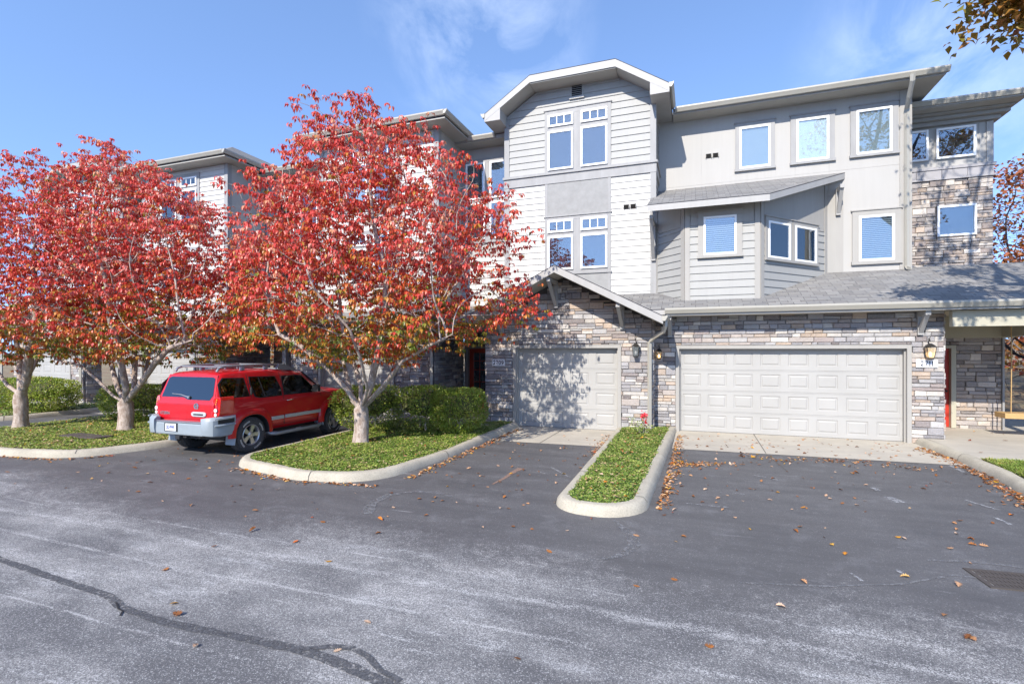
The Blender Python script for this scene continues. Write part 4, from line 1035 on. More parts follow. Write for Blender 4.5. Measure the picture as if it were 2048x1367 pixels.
# ------------------------------------------------------------------ leafy ground cover and fallen leaves
rs = np.random.RandomState(5)
def inpoly(px, py, poly):
    inside = np.zeros(len(px), bool); x0, y0 = poly[-1][:2]
    for x1, y1 in [p[:2] for p in poly]:
        c = ((y0 > py) != (y1 > py)) & (px < (x1-x0)*(py-y0)/(y1-y0+1e-12)+x0); inside ^= c; x0, y0 = x1, y1
    return inside
def leaves(P, D, Nn, L, Wd, fold=.25, curl=.2):
    """folded leaf blades, four triangles each. P base points, D unit directions, Nn rough normals."""
    n = len(P); S_ = np.cross(D, Nn); S_ /= np.linalg.norm(S_, axis=1)[:, None]+1e-9; U = np.cross(S_, D)
    L = L[:, None]; Wd = Wd[:, None]
    mid = P+D*L*.45+U*L*curl*.4
    tip = P+D*L-U*L*curl*.3
    a = mid+S_*Wd*.5+U*Wd*fold; b = mid-S_*Wd*.5+U*Wd*fold
    co = np.stack([P, a, tip, b, mid], 1).reshape(-1, 3)
    i = np.arange(n)[:, None]*5
    f = np.concatenate([i+np.array([[0,1,4]]), i+np.array([[1,2,4]]), i+np.array([[2,3,4]]), i+np.array([[3,0,4]])], 1).reshape(-1, 3)
    return co, f
def unit(v): return v/(np.linalg.norm(v, axis=1)[:, None]+1e-9)
def cover(name, poly, z, density, mat, size=(.028, .05), seed=1, hgt=.05, minY=-9, tint=None, lift=.6):
    r = np.random.RandomState(seed); p = np.array([q[:2] for q in poly]); lo, hi = p.min(0), p.max(0)
    n = int((hi-lo).prod()*density); x = r.uniform(lo[0], hi[0], n); y = r.uniform(lo[1], hi[1], n)
    k = inpoly(x, y, poly) & (y > minY); x, y = x[k], y[k]; n = len(x)
    # clumping
    nz = np.array([noise.noise(Vector((a*2.3, b*2.3, seed))) for a, b in zip(x, y)]); nz2 = np.array([noise.noise(Vector((a*9, b*9, seed+3))) for a, b in zip(x, y)])
    h = hgt*(.55+.9*nz+.5*nz2); h = np.clip(h, .0, None)*r.uniform(.2, 1.0, n)
    P = np.stack([x, y, z+h], 1); th = r.uniform(0, 2*np.pi, n)
    D = unit(np.stack([np.cos(th), np.sin(th), r.uniform(-.2, lift, n)], 1)); Nn = unit(np.stack([r.normal(0, .35, n), r.normal(0, .35, n)-.2, np.ones(n)], 1))
    L = r.uniform(*size, n); co, f = leaves(P, D, Nn, L, L*r.uniform(.5, .75, n), .15, .15)
    t = np.clip(.45+.35*nz+r.normal(0, .22, n), 0, .93); dry = r.rand(n) < .04+.45*np.clip(-nz2-.15, 0, 1)+.30*np.clip(-nz-.1, 0, 1); t[dry] = r.uniform(.93, 1, dry.sum())
    if tint: t = tint(t, x, y, r)
    o = np_mesh(name, co, f, mat, attr=np.repeat(t, 4)); tag(o, {'grass': 'short grass'}.get(name, 'leafy green ground cover')+' growing in the kerbed beds', name.replace('_', ' '), kind='stuff'); return o
tag(cover('ground_cover', beds['M'], .108, 3600, M['cover_leaf'], seed=1), 'leafy green ground cover round the trunk of the largest red tree')
tag(cover('ground_cover', beds['N'], .108, 4200, M['cover_leaf'], seed=2), 'leafy green ground cover in the narrow bed between the two driveways')
tag(cover('ground_cover', beds['L'], .108, 2000, M['cover_leaf'], size=(.03,.06), seed=3, tint=lambda t, x, y, r: np.clip(t+.12, 0, 1)), 'yellow-green ground cover under the two left red trees')
tag(cover('ground_cover', beds['0'], .122, 350, M['cover_leaf'], size=(.05,.09), seed=4), 'ground cover in the far left bed by the hedge')
def grass(poly, z, density, seed):
    r = np.random.RandomState(seed); p = np.array([q[:2] for q in poly]); lo, hi = p.min(0), p.max(0); n = int((hi-lo).prod()*density)
    x = r.uniform(lo[0], hi[0], n); y = r.uniform(lo[1], hi[1], n); k = inpoly(x, y, poly); x, y = x[k], y[k]; n = len(x)
    P = np.stack([x, y, np.full(n, z)], 1); th = r.uniform(0, 2*np.pi, n)
    D = unit(np.stack([np.cos(th)*.7, np.sin(th)*.7, r.uniform(.4, 1.2, n)], 1)); Nn = unit(np.stack([-np.cos(th), -np.sin(th), np.ones(n)*.6], 1)); L = r.uniform(.05, .10, n)
    co, f = leaves(P, D, Nn, L, L*.16, .05, .2); nz = np.array([noise.noise(Vector((a*1.5, b*1.5, 3))) for a, b in zip(x, y)])
    t = np.clip(.6+.4*nz+r.normal(0, .15, n), 0, 1)
    return tag(np_mesh('grass', co, f, M['cover_leaf'], attr=np.repeat(t, 4)), 'short grass strewn with brown leaves beside the right kerb', 'grass', kind='stuff')
grass([(4.7,8.2),(4.85,11.5),(8.5,11.5),(7.5,7.5)], .112, 7000, 8)

# lobed fallen leaves
def oakleaf():
    out = []; 
    side = [(0,.03),(.12,.05),(.2,.20),(.28,.10),(.40,.32),(.50,.13),(.62,.36),(.70,.14),(.82,.22),(.88,.07),(1,.0)]
    L = [(x-.5, y) for x, y in side]; Rr = [(x-.5, -y) for x, y in side[::-1][1:-1]]
    return L+Rr
OAK = np.array(oakleaf()); OV = [(x-.5, .0+w) for x, w in ((0,.02),(.25,.2),(.5,.27),(.75,.18),(1,0))]; OVAL = np.array(OV+[(x, -y) for x, y in OV[::-1][1:-1]])
def litter(name, pts, z, size, seed, label, shape='mix', tintf=None, lift=.25):
    r = np.random.RandomState(seed); V = []; Fc = []; T = []; base = 0
    for k, (x, y) in enumerate(pts):
        sh = OAK if (shape == 'oak' or (shape == 'mix' and r.rand() < .45)) else OVAL
        s = r.uniform(*size); a = r.uniform(0, 6.28); ca, sa = math.cos(a), math.sin(a); cu = r.uniform(-.2, lift)*4; tx, ty = r.normal(0, .18, 2)
        X = (sh[:, 0]*ca-sh[:, 1]*sa)*s; Y = (sh[:, 0]*sa+sh[:, 1]*ca)*s
        Z = (sh[:, 0]**2*cu+abs(sh[:, 1])*r.uniform(.0, .7))*s+X*tx+Y*ty; Z -= Z.min()
        ctr = np.array([[x, y, z+.004+max(0, Z.mean()*.5)]])
        P = np.concatenate([np.stack([x+X, y+Y, z+.004+Z], 1), ctr]); n_ = len(sh)
        V.append(P); i = np.arange(n_); Fc.append(np.stack([i+base, (i+1)%n_+base, np.full(n_, n_+base)], 1)); base += n_+1
        t = r.rand() if tintf is None else tintf(r); T += [t]*n_
    return tag(np_mesh(name, np.concatenate(V), np.concatenate(Fc), M['dry_leaf'], attr=np.array(T)), label, 'fallen leaves', kind='stuff')
r = np.random.RandomState(12); pts = []
def scat(n, x0, x1, y0, y1, acc=None):
    k = 0
    while k < n:
        x, y = r.uniform(x0, x1), r.uniform(y0, y1)
        if acc is None or r.rand() < acc(x, y): pts.append((x, y)); k += 1
notbed = lambda x, y: 0 if (inpoly(np.array([x]), np.array([y]), IM)[0] or inpoly(np.array([x]), np.array([y]), IN)[0] or inpoly(np.array([x]), np.array([y]), IL)[0]) else 1
kx = lambda y: np.interp(y, [3.5,6.5,9.2,10.5,12.2,13.8], [3.3,3.95,4.40,4.60,4.66,4.62])
scat(200, -.3, 4.3, 4.6, 13.7, lambda x, y: 1 if y > 6.5 else .35)
for k in range(560):   # drift against the right kerb
    y = r.uniform(7.2, 13.2); pts.append((kx(y)-abs(r.normal(0, .12))-.03, y))
for k in range(420):   # drift against the narrow bed
    y = r.uniform(6.9, 13.2); w = .10+.10*math.exp(-((y-9.6)/.8)**2); pts.append((np.interp(y, [6.3,7,13.8], [-.75,-.50,-.44])+abs(r.normal(0, w))+.02, y))
for k in range(170):   # tongue of leaves at its middle
    s = abs(r.normal(0, .55)); pts.append((-.45+s, 9.75+.35*s+r.normal(0, .10)))
for k in range(160):
    x = r.uniform(.8, 4.0); pts.append((x, 11.0+.1*math.sin(x*3)+r.normal(0, .16)))
scat(70, -.3, 4.4, 11.6, 13.8)
for k in range(150):   # left of the narrow bed and along the middle bed
    y = r.uniform(9.8, 12.6); pts.append((-1.86-abs(r.normal(0, .12)), y))
for k in range(330):
    y = r.uniform(7.2, 12.8); pts.append((-4.46+abs(r.normal(0, .10)), y))
for k in range(160):
    t = r.rand(); x = -7.7+3.1*t; pts.append((x, np.interp(x, [-7.7,-6.05,-4.75], [6.85,6.48,6.68])-abs(r.normal(0, .07))))
for k in range(230):
    t = r.rand(); x = -16+5.2*t; pts.append((x, np.interp(x, [-16,-13,-11.3,-10.8], [6.2,5.98,6.3,6.9])-abs(r.normal(0, .09))))
scat(70, -4.3, -1.9, 6.0, 12.5, notbed); scat(90, -11, 0, 4.8, 8.5, notbed); scat(14, -6.5, 4.5, 2.0, 4.8, notbed); scat(60, -10.5, -8.3, 6.5, 12, notbed); scat(50, -16, -11, 4.5, 6.0)
litter('fallen_leaves', pts, .002, (.035, .085), 3, 'dry brown and orange leaves strewn over the driveways and the lane')
big = gp([(1035,1318),(1652,992),(1690,1108),(1810,1155),(1917,1171),(1540,1000),(355,1230),(392,1293),(330,1140),(735,1245),(428,1094),(505,1062),(1945,1280),(1940,1010)])
litter('fallen_leaves', big, .003, (.055, .09), 9, 'few larger dry leaves lying on the worn asphalt', 'oak')
pts = []; scat(60, -7.9, -4.8, 6.9, 10.3); scat(70, -1.55, -.75, 6.7, 13); scat(130, -16, -11, 6.4, 10.8)
litter('fallen_leaves', pts, .165, (.05, .09), 4, 'dry leaves caught on the green ground cover')
pts = []; scat(300, 4.8, 8.2, 7.6, 11.5); scat(16, 5, 8, 11.7, 15.5)
litter('fallen_leaves', pts, .13, (.06, .12), 6, 'brown leaves on the grass and walk beside the right kerb')
# ================================================================== PLANTS
def tubes_np(nodes, parent, rad, thick_n=9, thin_n=4, rmin=.004):
    "one connected mesh of tapering limbs; nodes in parent-first order"
    mb_v = []; mb_f = []; base = 0
    kids = [[] for _ in nodes]
    for i, p in enumerate(parent):
        if p >= 0: kids[p].append(i)
    main = {}
    for i, k in enumerate(kids):
        if k: main[i] = max(k, key=lambda j: rad[j])
    starts = [i for i, p in enumerate(parent) if p < 0]+[j for i, k in enumerate(kids) for j in k if j != main.get(i)]
    for s in starts:
        chain = [s]
        while chain[-1] in main: chain.append(main[chain[-1]])
        pts = [nodes[i] for i in chain]; rr = [max(rmin, rad[i]) for i in chain]
        if parent[s] >= 0:
            pts = [nodes[parent[s]]]+pts; rr = [min(rr[0]*1.15, rad[parent[s]])]+rr
        if len(pts) < 2: continue
        n = thick_n if rr[0] > .03 else (6 if rr[0] > .012 else thin_n)
        P = np.array(pts); T = np.gradient(P, axis=0); T = T/(np.linalg.norm(T, axis=1)[:, None]+1e-9)
        a = np.cross(T[0], [0.3, .2, .9]); a /= np.linalg.norm(a)+1e-9; V = []
        for i in range(len(P)):
            a = a-T[i]*a.dot(T[i]); a /= np.linalg.norm(a)+1e-9; b = np.cross(T[i], a)
            for k in range(n):
                t = 2*math.pi*k/n; w = 1.0
                if rr[i] > .05: w = 1+.16*noise.noise(Vector(P[i]*3.1+a*math.cos(t)*2+b*math.sin(t)*2))
                V.append(P[i]+(a*math.cos(t)+b*math.sin(t))*rr[i]*w)
        m = len(P); i = np.arange(m-1)[:, None]*n; k = np.arange(n)[None]
        f = np.stack([i+k, i+(k+1)%n, i+n+(k+1)%n, i+n+k], -1).reshape(-1, 4)+base
        mb_v.append(np.array(V)); mb_f.append(f); base += len(V)
    return np.concatenate(mb_v), np.concatenate(mb_f)
def colonise(limbs, attract, step=.16, kill=.22, reach=1.3, iters=90, tropism=(0,0,.0)):
    nodes = []; par = []
    for limb in limbs:                       # (start node index or None, points)
        s, pts = limb; prev = min(s, tend) if s is not None else -1
        last = nodes[prev] if prev >= 0 else None
        for p in pts:
            p = np.array(p, float)
            if last is not None:
                L = np.linalg.norm(p-last); k = max(1, int(L/step))
                for j in range(1, k+1): nodes.append(last+(p-last)*j/k); par.append(prev); prev = len(nodes)-1
            else: nodes.append(p); par.append(-1); prev = len(nodes)-1
            last = p
        if s is None: tend = len(nodes)-1
    fixed = len(nodes); A = attract.copy(); trunkn = 0
    nodes = list(nodes); act = np.array(nodes)
    seen = set()
    for it in range(iters):
        if not len(A): break
        Nd = np.array(nodes); 
        d2 = ((A[:, None, :]-Nd[None])**2).sum(-1) if len(A)*len(Nd) < 6e6 else None
        if d2 is None:
            near = np.zeros(len(A), int); dist = np.zeros(len(A))
            for c in range(0, len(A), 200):
                q = ((A[c:c+200, None]-Nd[None])**2).sum(-1); near[c:c+200] = q.argmin(1); dist[c:c+200] = np.sqrt(q.min(1))
        else: near = d2.argmin(1); dist = np.sqrt(d2.min(1))
        ok = dist < reach*(1+.02*it)
        if not ok.any(): reach *= 1.3; continue
        newn = 0
        for j in np.unique(near[ok]):
            v = (A[ok & (near == j)]-Nd[j]); v = v/(np.linalg.norm(v, axis=1)[:, None]+1e-9); v = v.mean(0)+np.array(tropism); L = np.linalg.norm(v)
            if L < 1e-3: continue
            p = Nd[j]+v/L*step*rs.uniform(.85, 1.15); key = tuple(np.round(p, 2))
            if key in seen: continue
            seen.add(key); nodes.append(p); par.append(int(j)); newn += 1
        A = A[dist > kill]
        if newn == 0: break
    return np.array(nodes), par
def radii(nodes, par, tip=.0045, ex=2.25, target=None):
    n = len(nodes); acc = np.zeros(n); kids = np.zeros(n, int)
    for i in range(n):
        if par[i] >= 0: kids[par[i]] += 1
    for i in range(n-1, -1, -1):
        if kids[i] == 0: acc[i] = tip**ex
        if par[i] >= 0: acc[par[i]] += acc[i]+(tip*.12)**ex
    r = acc**(1/ex)
    if target:
        k = math.log(target/tip)/math.log(r[0]/tip); r = tip*(r/tip)**k
    return r, kids
def drooping_leaves(C, out, n_each, r, spread=.17, size=(.076, .126), per=7):
    "little umbrellas: each whorl springs from one twig tip and hangs"
    w = max(1, n_each//per); nw = len(C)*w; B = np.repeat(C, w, 0); O = np.repeat(out, w, 0)
    off = r.normal(0, 1, (nw, 3))*np.array([spread, spread, spread*.42]); W = B+off
    O2 = unit(off*np.array([4, 4, 0])+O); n = nw*per; W = np.repeat(W, per, 0); O2 = np.repeat(O2, per, 0)
    th = np.tile(np.arange(per)*2*np.pi/per, nw)+np.repeat(r.uniform(0, 6.28, nw), per)+r.normal(0, .25, n)
    h = unit(np.stack([np.cos(th), np.sin(th), np.zeros(n)], 1)+O2*.35); P = W+h*r.uniform(.005, .03, n)[:, None]+r.normal(0, .008, (n, 3))
    D = unit(h+np.array([0, 0, -1])*(np.repeat(r.uniform(.6, 2.2, nw), per)*r.uniform(.7, 1.3, n))[:, None]); U = unit(h+np.array([0, 0, 1.0])*.5+r.normal(0, .2, (n, 3)))
    L = r.uniform(*size, n); wt = np.repeat(r.normal(0, 1, nw), per); return P, leaves(P, D, U, L, L*r.uniform(.36, .52, n), .14, .30), wt
def tree_obj(name, base, label, cat, group=None): return thing(name, base, label, cat, group)

def red_tree(base, crown, limbs, trunk_r, seed, label, tips=900, n_leaf=30, top=7.4, scale=1.0):
    """crown(z) -> (cx, cy, rx, ry) envelope; limbs: lists of points from the fork"""
    global rs
    rs = np.random.RandomState(seed); r = np.random.RandomState(seed+1)
    T = tree_obj('red_tree', (base[0], base[1], .1), label, 'tree', 'trees with red autumn leaves')
    # attractors in layered sprays inside the envelope
    A = []; zmin, zmax = crown['z']
    while len(A) < tips:
        z = r.uniform(zmin, zmax); cx, cy, rx, ry = crown['f'](z); th = r.uniform(0, 6.283)
        lump = 1+.30*noise.noise(Vector((math.cos(th)*1.6+seed, math.sin(th)*1.6, z*.9)))+.22*noise.noise(Vector((math.cos(th)*4, math.sin(th)*4+seed, z*2.2)))
        q = math.sqrt(r.uniform(.03, 1))*lump
        if rx <= 0 or r.rand() > (rx/crown['rmax'])**1.6+.03: continue
        p = (cx+rx*q*math.cos(th), cy+ry*q*math.sin(th), z)
        if noise.noise(Vector((p[0]*.85+seed, p[1]*.85, p[2]*1.5))) < -.12 and r.rand() < .92: continue
        A.append(p)
    for _ in range(26):
        z = r.uniform(zmin+(zmax-zmin)*.35, zmax); cx, cy, rx, ry = crown['f'](z); th = r.uniform(0, 6.283); e = r.uniform(1.05, 1.28); b0 = np.array((cx+rx*e*math.cos(th), cy+min(ry*e, 3.2)*math.sin(th), z+r.uniform(.1, .45)))
        for k in range(3): A.append(tuple(b0+r.normal(0, .12, 3)))
    A = np.array(A)
    nodes, par = colonise(limbs, A, step=.15, kill=.20, reach=1.5, iters=70, tropism=(0, 0, .05))
    rad, kids = radii(nodes, par, tip=.0042, ex=2.2, target=trunk_r)
    rad = np.array(rad)
    hb = nodes[:, 2]-nodes[0][2]; fl = (hb < .35); rad[fl] = np.maximum(rad[fl], trunk_r*(1+.35*(1-hb[fl]/.35)**2))
    co, f = tubes_np(nodes, par, rad, 12)
    tr = np_mesh('trunk', co, f, M['bark'], T, smooth=True)
    tip = np.array([i for i in range(len(nodes)) if kids[i] == 0 and nodes[i][2] > zmin-.5]); pre = np.array([i for i in range(len(nodes)) if kids[i] > 0 and rad[i] < .0075 and nodes[i][2] > zmin-.2])
    pre = pre[r.rand(len(pre)) < .45]
    C0 = nodes[np.concatenate([tip, pre])]
    out = C0-nodes[[par[i] for i in np.concatenate([tip, pre])]]; out = unit(out)
    P, (lc, lf), wt = drooping_leaves(C0, out, n_leaf, r)
    # colour: reddest outside and above, green and orange low and within
    fz = (P[:, 2]-zmin)/(zmax-zmin); cxy = np.array([crown['f'](z)[:4] for z in np.clip(P[:, 2], zmin, zmax)]); q = np.sqrt(((P[:, 0]-cxy[:, 0])/np.maximum(cxy[:, 2], .3))**2+((P[:, 1]-cxy[:, 1])/np.maximum(cxy[:, 3], .3))**2)
    low = np.clip((.40-fz)/.34, 0, 1); nz = np.repeat([noise.noise(Vector(p*1.3)) for p in P[::7]], 7)[:len(P)]
    t = .71+.13*nz*2+r.normal(0, .08, len(P))+.13*wt-.50*low*np.clip(1.15-.35*q, .4, 1.2)-.18*np.clip(.6-q, 0, 1)
    t = np.where(r.rand(len(P)) < .05, t-.3, t); t = np.clip(t, 0.02, .97); t[r.rand(len(P)) < .015] = 1.0
    np_mesh('crown', lc, lf, M['red_leaf'], T, attr=np.repeat(t, 4))
    print(label, 'nodes', len(nodes), 'leaves', len(P), 'r', rad[0])
    return T
# largest red tree, in the middle bed
def Pt(u, v, Y):
    xc = (u-1024)/FL; t = Y/(xc*SN+CS); return (t*(xc*CS-SN), Y, H+t*(HV-v)/FL)
bx, by = -6.73, 9.16
def crownA(z):
    rx = np.interp(z, [1.85, 2.15, 2.6, 3.1, 3.8, 4.6, 5.4, 6.2, 6.8, 7.3], [1.1, 2.2, 3.3, 3.6, 3.4, 2.95, 2.5, 1.85, 1.3, .45]); cx = np.interp(z, [2, 4, 6, 7.2], [-6.95, -6.85, -6.85, -6.9])
    return cx, by+.35, rx, rx*.76
limA = [(None, [(bx,by,.05),(bx+.02,by,.45),(bx-.01,by,.80)])]
nA = len(dens([(0,.05),(0,.45)], .15))
fork = 5
limA = [(None, [(bx,by,.02),(bx+.01,by,.2),(bx+.02,by,.4),(bx+.01,by,.6),(bx,by,.82)]),
        (7, [Pt(692,775,9.0),Pt(655,735,8.9),Pt(600,690,8.75),Pt(558,668,8.6)]),
        (7, [Pt(722,770,9.3),Pt(705,720,9.4),Pt(686,660,9.5)]),
        (7, [Pt(742,770,9.05),Pt(752,720,8.95),Pt(765,660,8.9),Pt(770,600,8.9)]),
        (6, [Pt(765,775,9.3),Pt(790,740,9.35),Pt(812,700,9.4),Pt(838,650,9.5)]),
        (7, [Pt(775,760,8.9),Pt(805,722,8.7),Pt(860,690,8.5),Pt(905,668,8.3)]),
        (6, [Pt(705,800,9.5),Pt(690,740,9.9),Pt(680,690,10.3)]),
        (7, [Pt(735,780,8.8),Pt(722,720,8.3),Pt(700,660,7.9)])]
red_tree((bx, by), {'z': (1.9, 7.35), 'f': crownA, 'rmax': 3.6}, limA, .155, 3, 'largest red-leaved tree with forked pale trunk, standing right of the red car', tips=1600, n_leaf=42)
bx2, by2 = -13.35, 8.69
def crownB(z):
    rx = np.interp(z, [1.7, 2.1, 2.6, 3.2, 4.0, 5.0, 5.8, 6.5, 7.2], [1.2, 2.6, 3.35, 3.5, 3.2, 2.75, 2.0, 1.25, .4]); cx = np.interp(z, [2, 5, 7.2], [-13.0, -13.4, -14.2])
    return cx, by2+.4, rx, rx*.78
limB = [(None, [(bx2,by2,.02),(bx2,by2,.25),(bx2+.03,by2,.5),(bx2-.02,by2,.78)]),
        (4, [Pt(225,790,8.6),Pt(190,755,8.5),Pt(160,730,8.4),Pt(110,718,8.3)]),
        (4, [Pt(235,775,8.8),Pt(222,725,8.9),Pt(205,680,9.0)]),
        (4, [Pt(252,775,8.5),Pt(240,715,8.3),Pt(228,660,8.2)]),
        (4, [Pt(268,780,8.8),Pt(270,725,8.9),Pt(268,670,9.0)]),
        (4, [Pt(280,770,8.5),Pt(308,728,8.4),Pt(340,695,8.2),Pt(385,680,8.0)]),
        (3, [Pt(262,790,9.1),Pt(290,750,9.5),Pt(300,700,9.8)])]
red_tree((bx2, by2), {'z': (1.85, 7.2), 'f': crownB, 'rmax': 3.5}, limB, .165, 13, 'red-leaved tree with forked pale trunk just left of the red car', tips=1350, n_leaf=42)
bx3, by3 = -16.2, 8.0
def crownC(z):
    rx = np.interp(z, [1.7, 2.1, 2.8, 3.6, 4.6, 5.6, 6.4, 6.9], [1.0, 2.0, 2.7, 2.8, 2.5, 1.9, 1.1, .4]); return -16.6, by3+.3, rx, rx*.9
limC = [(None, [(bx3,by3,.02),(bx3,by3,.3),(bx3,by3,.6),(bx3,by3,.95)]),
        (5, [Pt(15,770,8.0),Pt(-15,730,7.9)]), (5, [Pt(40,760,8.1),Pt(38,700,8.2)]), (5, [Pt(52,760,7.9),Pt(60,700,7.8),Pt(72,650,7.7)]), (4, [Pt(60,745,8.2),Pt(85,700,8.4)])]
red_tree((bx3, by3), {'z': (1.75, 6.9), 'f': crownC, 'rmax': 2.8}, limC, .15, 23, 'red-leaved tree with slim trunk at the far left edge', tips=850, n_leaf=35)

# ------------------------------------------------------------------ clipped shrubs
def shrub(x0, x1, y0, y1, z0, z1, seed, label, n=15000, hollow=0.0, leaf=(.03, .055), group='clipped evergreen shrubs'):
    r = np.random.RandomState(seed); T = thing('clipped_shrub', ((x0+x1)/2, (y0+y1)/2, z0), label, 'shrub', group)
    c = np.array([(x0+x1)/2, (y0+y1)/2, (z0+z1)/2]); h = np.array([x1-x0, y1-y0, z1-z0])/2
    def surf(n, k):
        d = unit(r.normal(0, 1, (n, 3))); p = 4.2; s = (np.abs(d)**p).sum(1)**(-1/p); q = d*s[:, None]
        nz = np.array([noise.noise(Vector(v*h*2.6+seed)) for v in q])*.10+np.array([noise.noise(Vector(v*h*9+seed)) for v in q])*.05
        # pinch in below
        low = np.clip(-q[:, 2]-.15, 0, 1); sc = 1-.35*low**1.5
        return q*np.stack([sc, sc, np.ones(n)], 1)*(k+nz)[:, None], d
    q, d = surf(n, 1.0); depth = 1-np.abs(r.normal(0, .09, n)); q = q*depth[:, None]
    P = c+q*h
    if hollow:
        m = np.array([noise.noise(Vector((p[0]*2.2+seed, p[1]*.4, p[2]*1.6))) for p in P]); k = ~((m < -.08) & (P[:, 2] < z0+(z1-z0)*.62) & (r.rand(n) < hollow)); P, d, q = P[k], d[k], q[k]; n = len(P)
    D = unit(d+r.normal(0, .6, (n, 3))+np.array([0, -.1, .35])); Nn = unit(d+r.normal(0, .5, (n, 3))); L = r.uniform(*leaf, n)
    co, f = leaves(P, D, Nn, L, L*r.uniform(.3, .5, n), .1, .15)
    nz = np.array([noise.noise(Vector(p*2.2)) for p in P]); t = np.clip(.60+.42*nz+r.normal(0, .16, n), 0, .9); dry = r.rand(n) < np.clip(.04+.5*np.clip(nz*-1-.12, 0, 1), 0, .5); t[dry] = r.uniform(.88, 1, dry.sum())
    np_mesh('foliage', co, f, M['hedge_leaf'], T, attr=np.repeat(t, 4))
    # stems inside
    limbs = []; b0 = [(c[0]+r.uniform(-.6, .6)*h[0], c[1]+r.uniform(-.2, .2), z0) for _ in range(3)]
    A = c+unit(r.normal(0, 1, (260, 3)))*h*r.uniform(.5, .88, (260, 1))*np.array([1, .9, .85]); A = A[A[:, 2] > z0+.15]
    Ns = []; Fs = []; base = 0
    for b in b0:
        a = A[np.argsort(np.abs(A[:, 0]-b[0]))[:90]]; nd, pr = colonise([(None, [b, (b[0], b[1], z0+.22)])], a, step=.09, kill=.1, reach=1.2, iters=25)
        rd, _ = radii(nd, pr, tip=.004, ex=2.3, target=.028); co, f = tubes_np(nd, pr, np.array(rd), 6); Ns.append(co); Fs.append(f+base); base += len(co)
    np_mesh('stems', np.concatenate(Ns), np.concatenate(Fs), M['twig_pale'], T, smooth=True)
    # dense inner mass of old twigs
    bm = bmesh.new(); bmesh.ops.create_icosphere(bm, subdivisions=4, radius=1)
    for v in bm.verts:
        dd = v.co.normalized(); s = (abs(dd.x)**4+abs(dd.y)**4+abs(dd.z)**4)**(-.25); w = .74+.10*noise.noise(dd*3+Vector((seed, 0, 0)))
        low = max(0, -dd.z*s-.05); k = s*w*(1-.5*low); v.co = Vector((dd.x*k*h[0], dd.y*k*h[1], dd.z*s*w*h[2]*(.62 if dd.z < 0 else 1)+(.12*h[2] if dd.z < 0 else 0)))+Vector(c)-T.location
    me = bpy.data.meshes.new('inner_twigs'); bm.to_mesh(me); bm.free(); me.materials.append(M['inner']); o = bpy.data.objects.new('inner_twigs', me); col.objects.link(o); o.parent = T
    return T
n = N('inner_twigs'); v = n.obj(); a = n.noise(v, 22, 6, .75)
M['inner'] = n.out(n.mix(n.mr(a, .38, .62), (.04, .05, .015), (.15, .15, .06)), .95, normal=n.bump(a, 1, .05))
shrub(-8.45, -6.9, 10.05, 11.5, .12, 1.20, 5, 'leftmost clipped green shrub in the bed of the largest red tree, by the car', 11000, leaf=(.035,.06))
shrub(-6.95, -5.75, 10.55, 11.75, .12, 1.20, 6, 'middle clipped shrub with bare stems, behind the trunk of the largest red tree', 11000, hollow=.75, leaf=(.035,.06))
shrub(-5.95, -4.78, 10.55, 11.75, .12, 1.16, 7, 'bright green clipped shrub nearest the single garage door', 15000, leaf=(.035,.06))
shrub(-16.15, -13.5, 9.5, 10.7, .12, 1.10, 8, 'dark clipped hedge behind the tree left of the car', 16000, hollow=.5, leaf=(.04,.07))
shrub(-13.7, -11.1, 9.6, 10.8, .12, 1.10, 10, 'clipped hedge partly hidden by the rear of the red car', 13000, leaf=(.04,.07))
shrub(-22.5, -18.9, 9.9, 11.2, .12, 1.15, 9, 'long clipped green hedge at the far left edge', 16000, leaf=(.05,.085))
# red-flowered rose in the narrow bed
T = thing('rose_bush', (-1.15, 12.3, .12), 'small rose bush with one cluster of red flowers against the stone pier', 'rose bush')
r = np.random.RandomState(3); mb = MB(); tips = []
for k in range(9):
    a = r.uniform(0, 6.28); x, y, z = -1.15, 12.3, .1; pts = [(x, y, z)]; hh = .46 if k == 0 else r.uniform(.2, .45)
    dx, dy = (0.02, 0) if k == 0 else (math.cos(a)*.3, math.sin(a)*.25)
    for s in (.35, .7, 1): pts.append((x+dx*s, y+dy*s, z+hh*s))
    mb.tube(pts, [.008, .007, .005, .003], 5); tips.append(pts)
mb.build('stems', M['twig_pale'], T)
P = []; 
for pts in tips:
    for s in range(45):
        k = r.uniform(.25, .98); i = min(2, int(k*3)); f_ = k*3-i; p = np.array(pts[i])*(1-f_)+np.array(pts[i+1])*f_; P.append(p+r.normal(0, .035, 3))
P = np.array(P); D = unit(r.normal(0, 1, P.shape)); Nn = unit(r.normal(0, .5, P.shape)+[0, -.3, 1]); L = r.uniform(.03, .055, len(P)); co, f = leaves(P, D, Nn, L, L*.6); np_mesh('leaves', co, f, M['cover_leaf'], T, attr=np.repeat(r.uniform(.3, .85, len(P)), 4))
c0 = np.array(tips[0][-1]); P = np.concatenate([c0+r.normal(0, .04, (90, 3)), c0+[.02, 0, -.15]+r.normal(0, .025, (25, 3))]); D = unit(r.normal(0, 1, P.shape)); L = r.uniform(.03, .05, len(P)); co, f = leaves(P, D, unit(r.normal(0, 1, P.shape)), L, L*.8)
n = N('red_petal'); M['petal'] = n.out((.70, .03, .05), .5); np_mesh('flower', co, f, M['petal'], T)

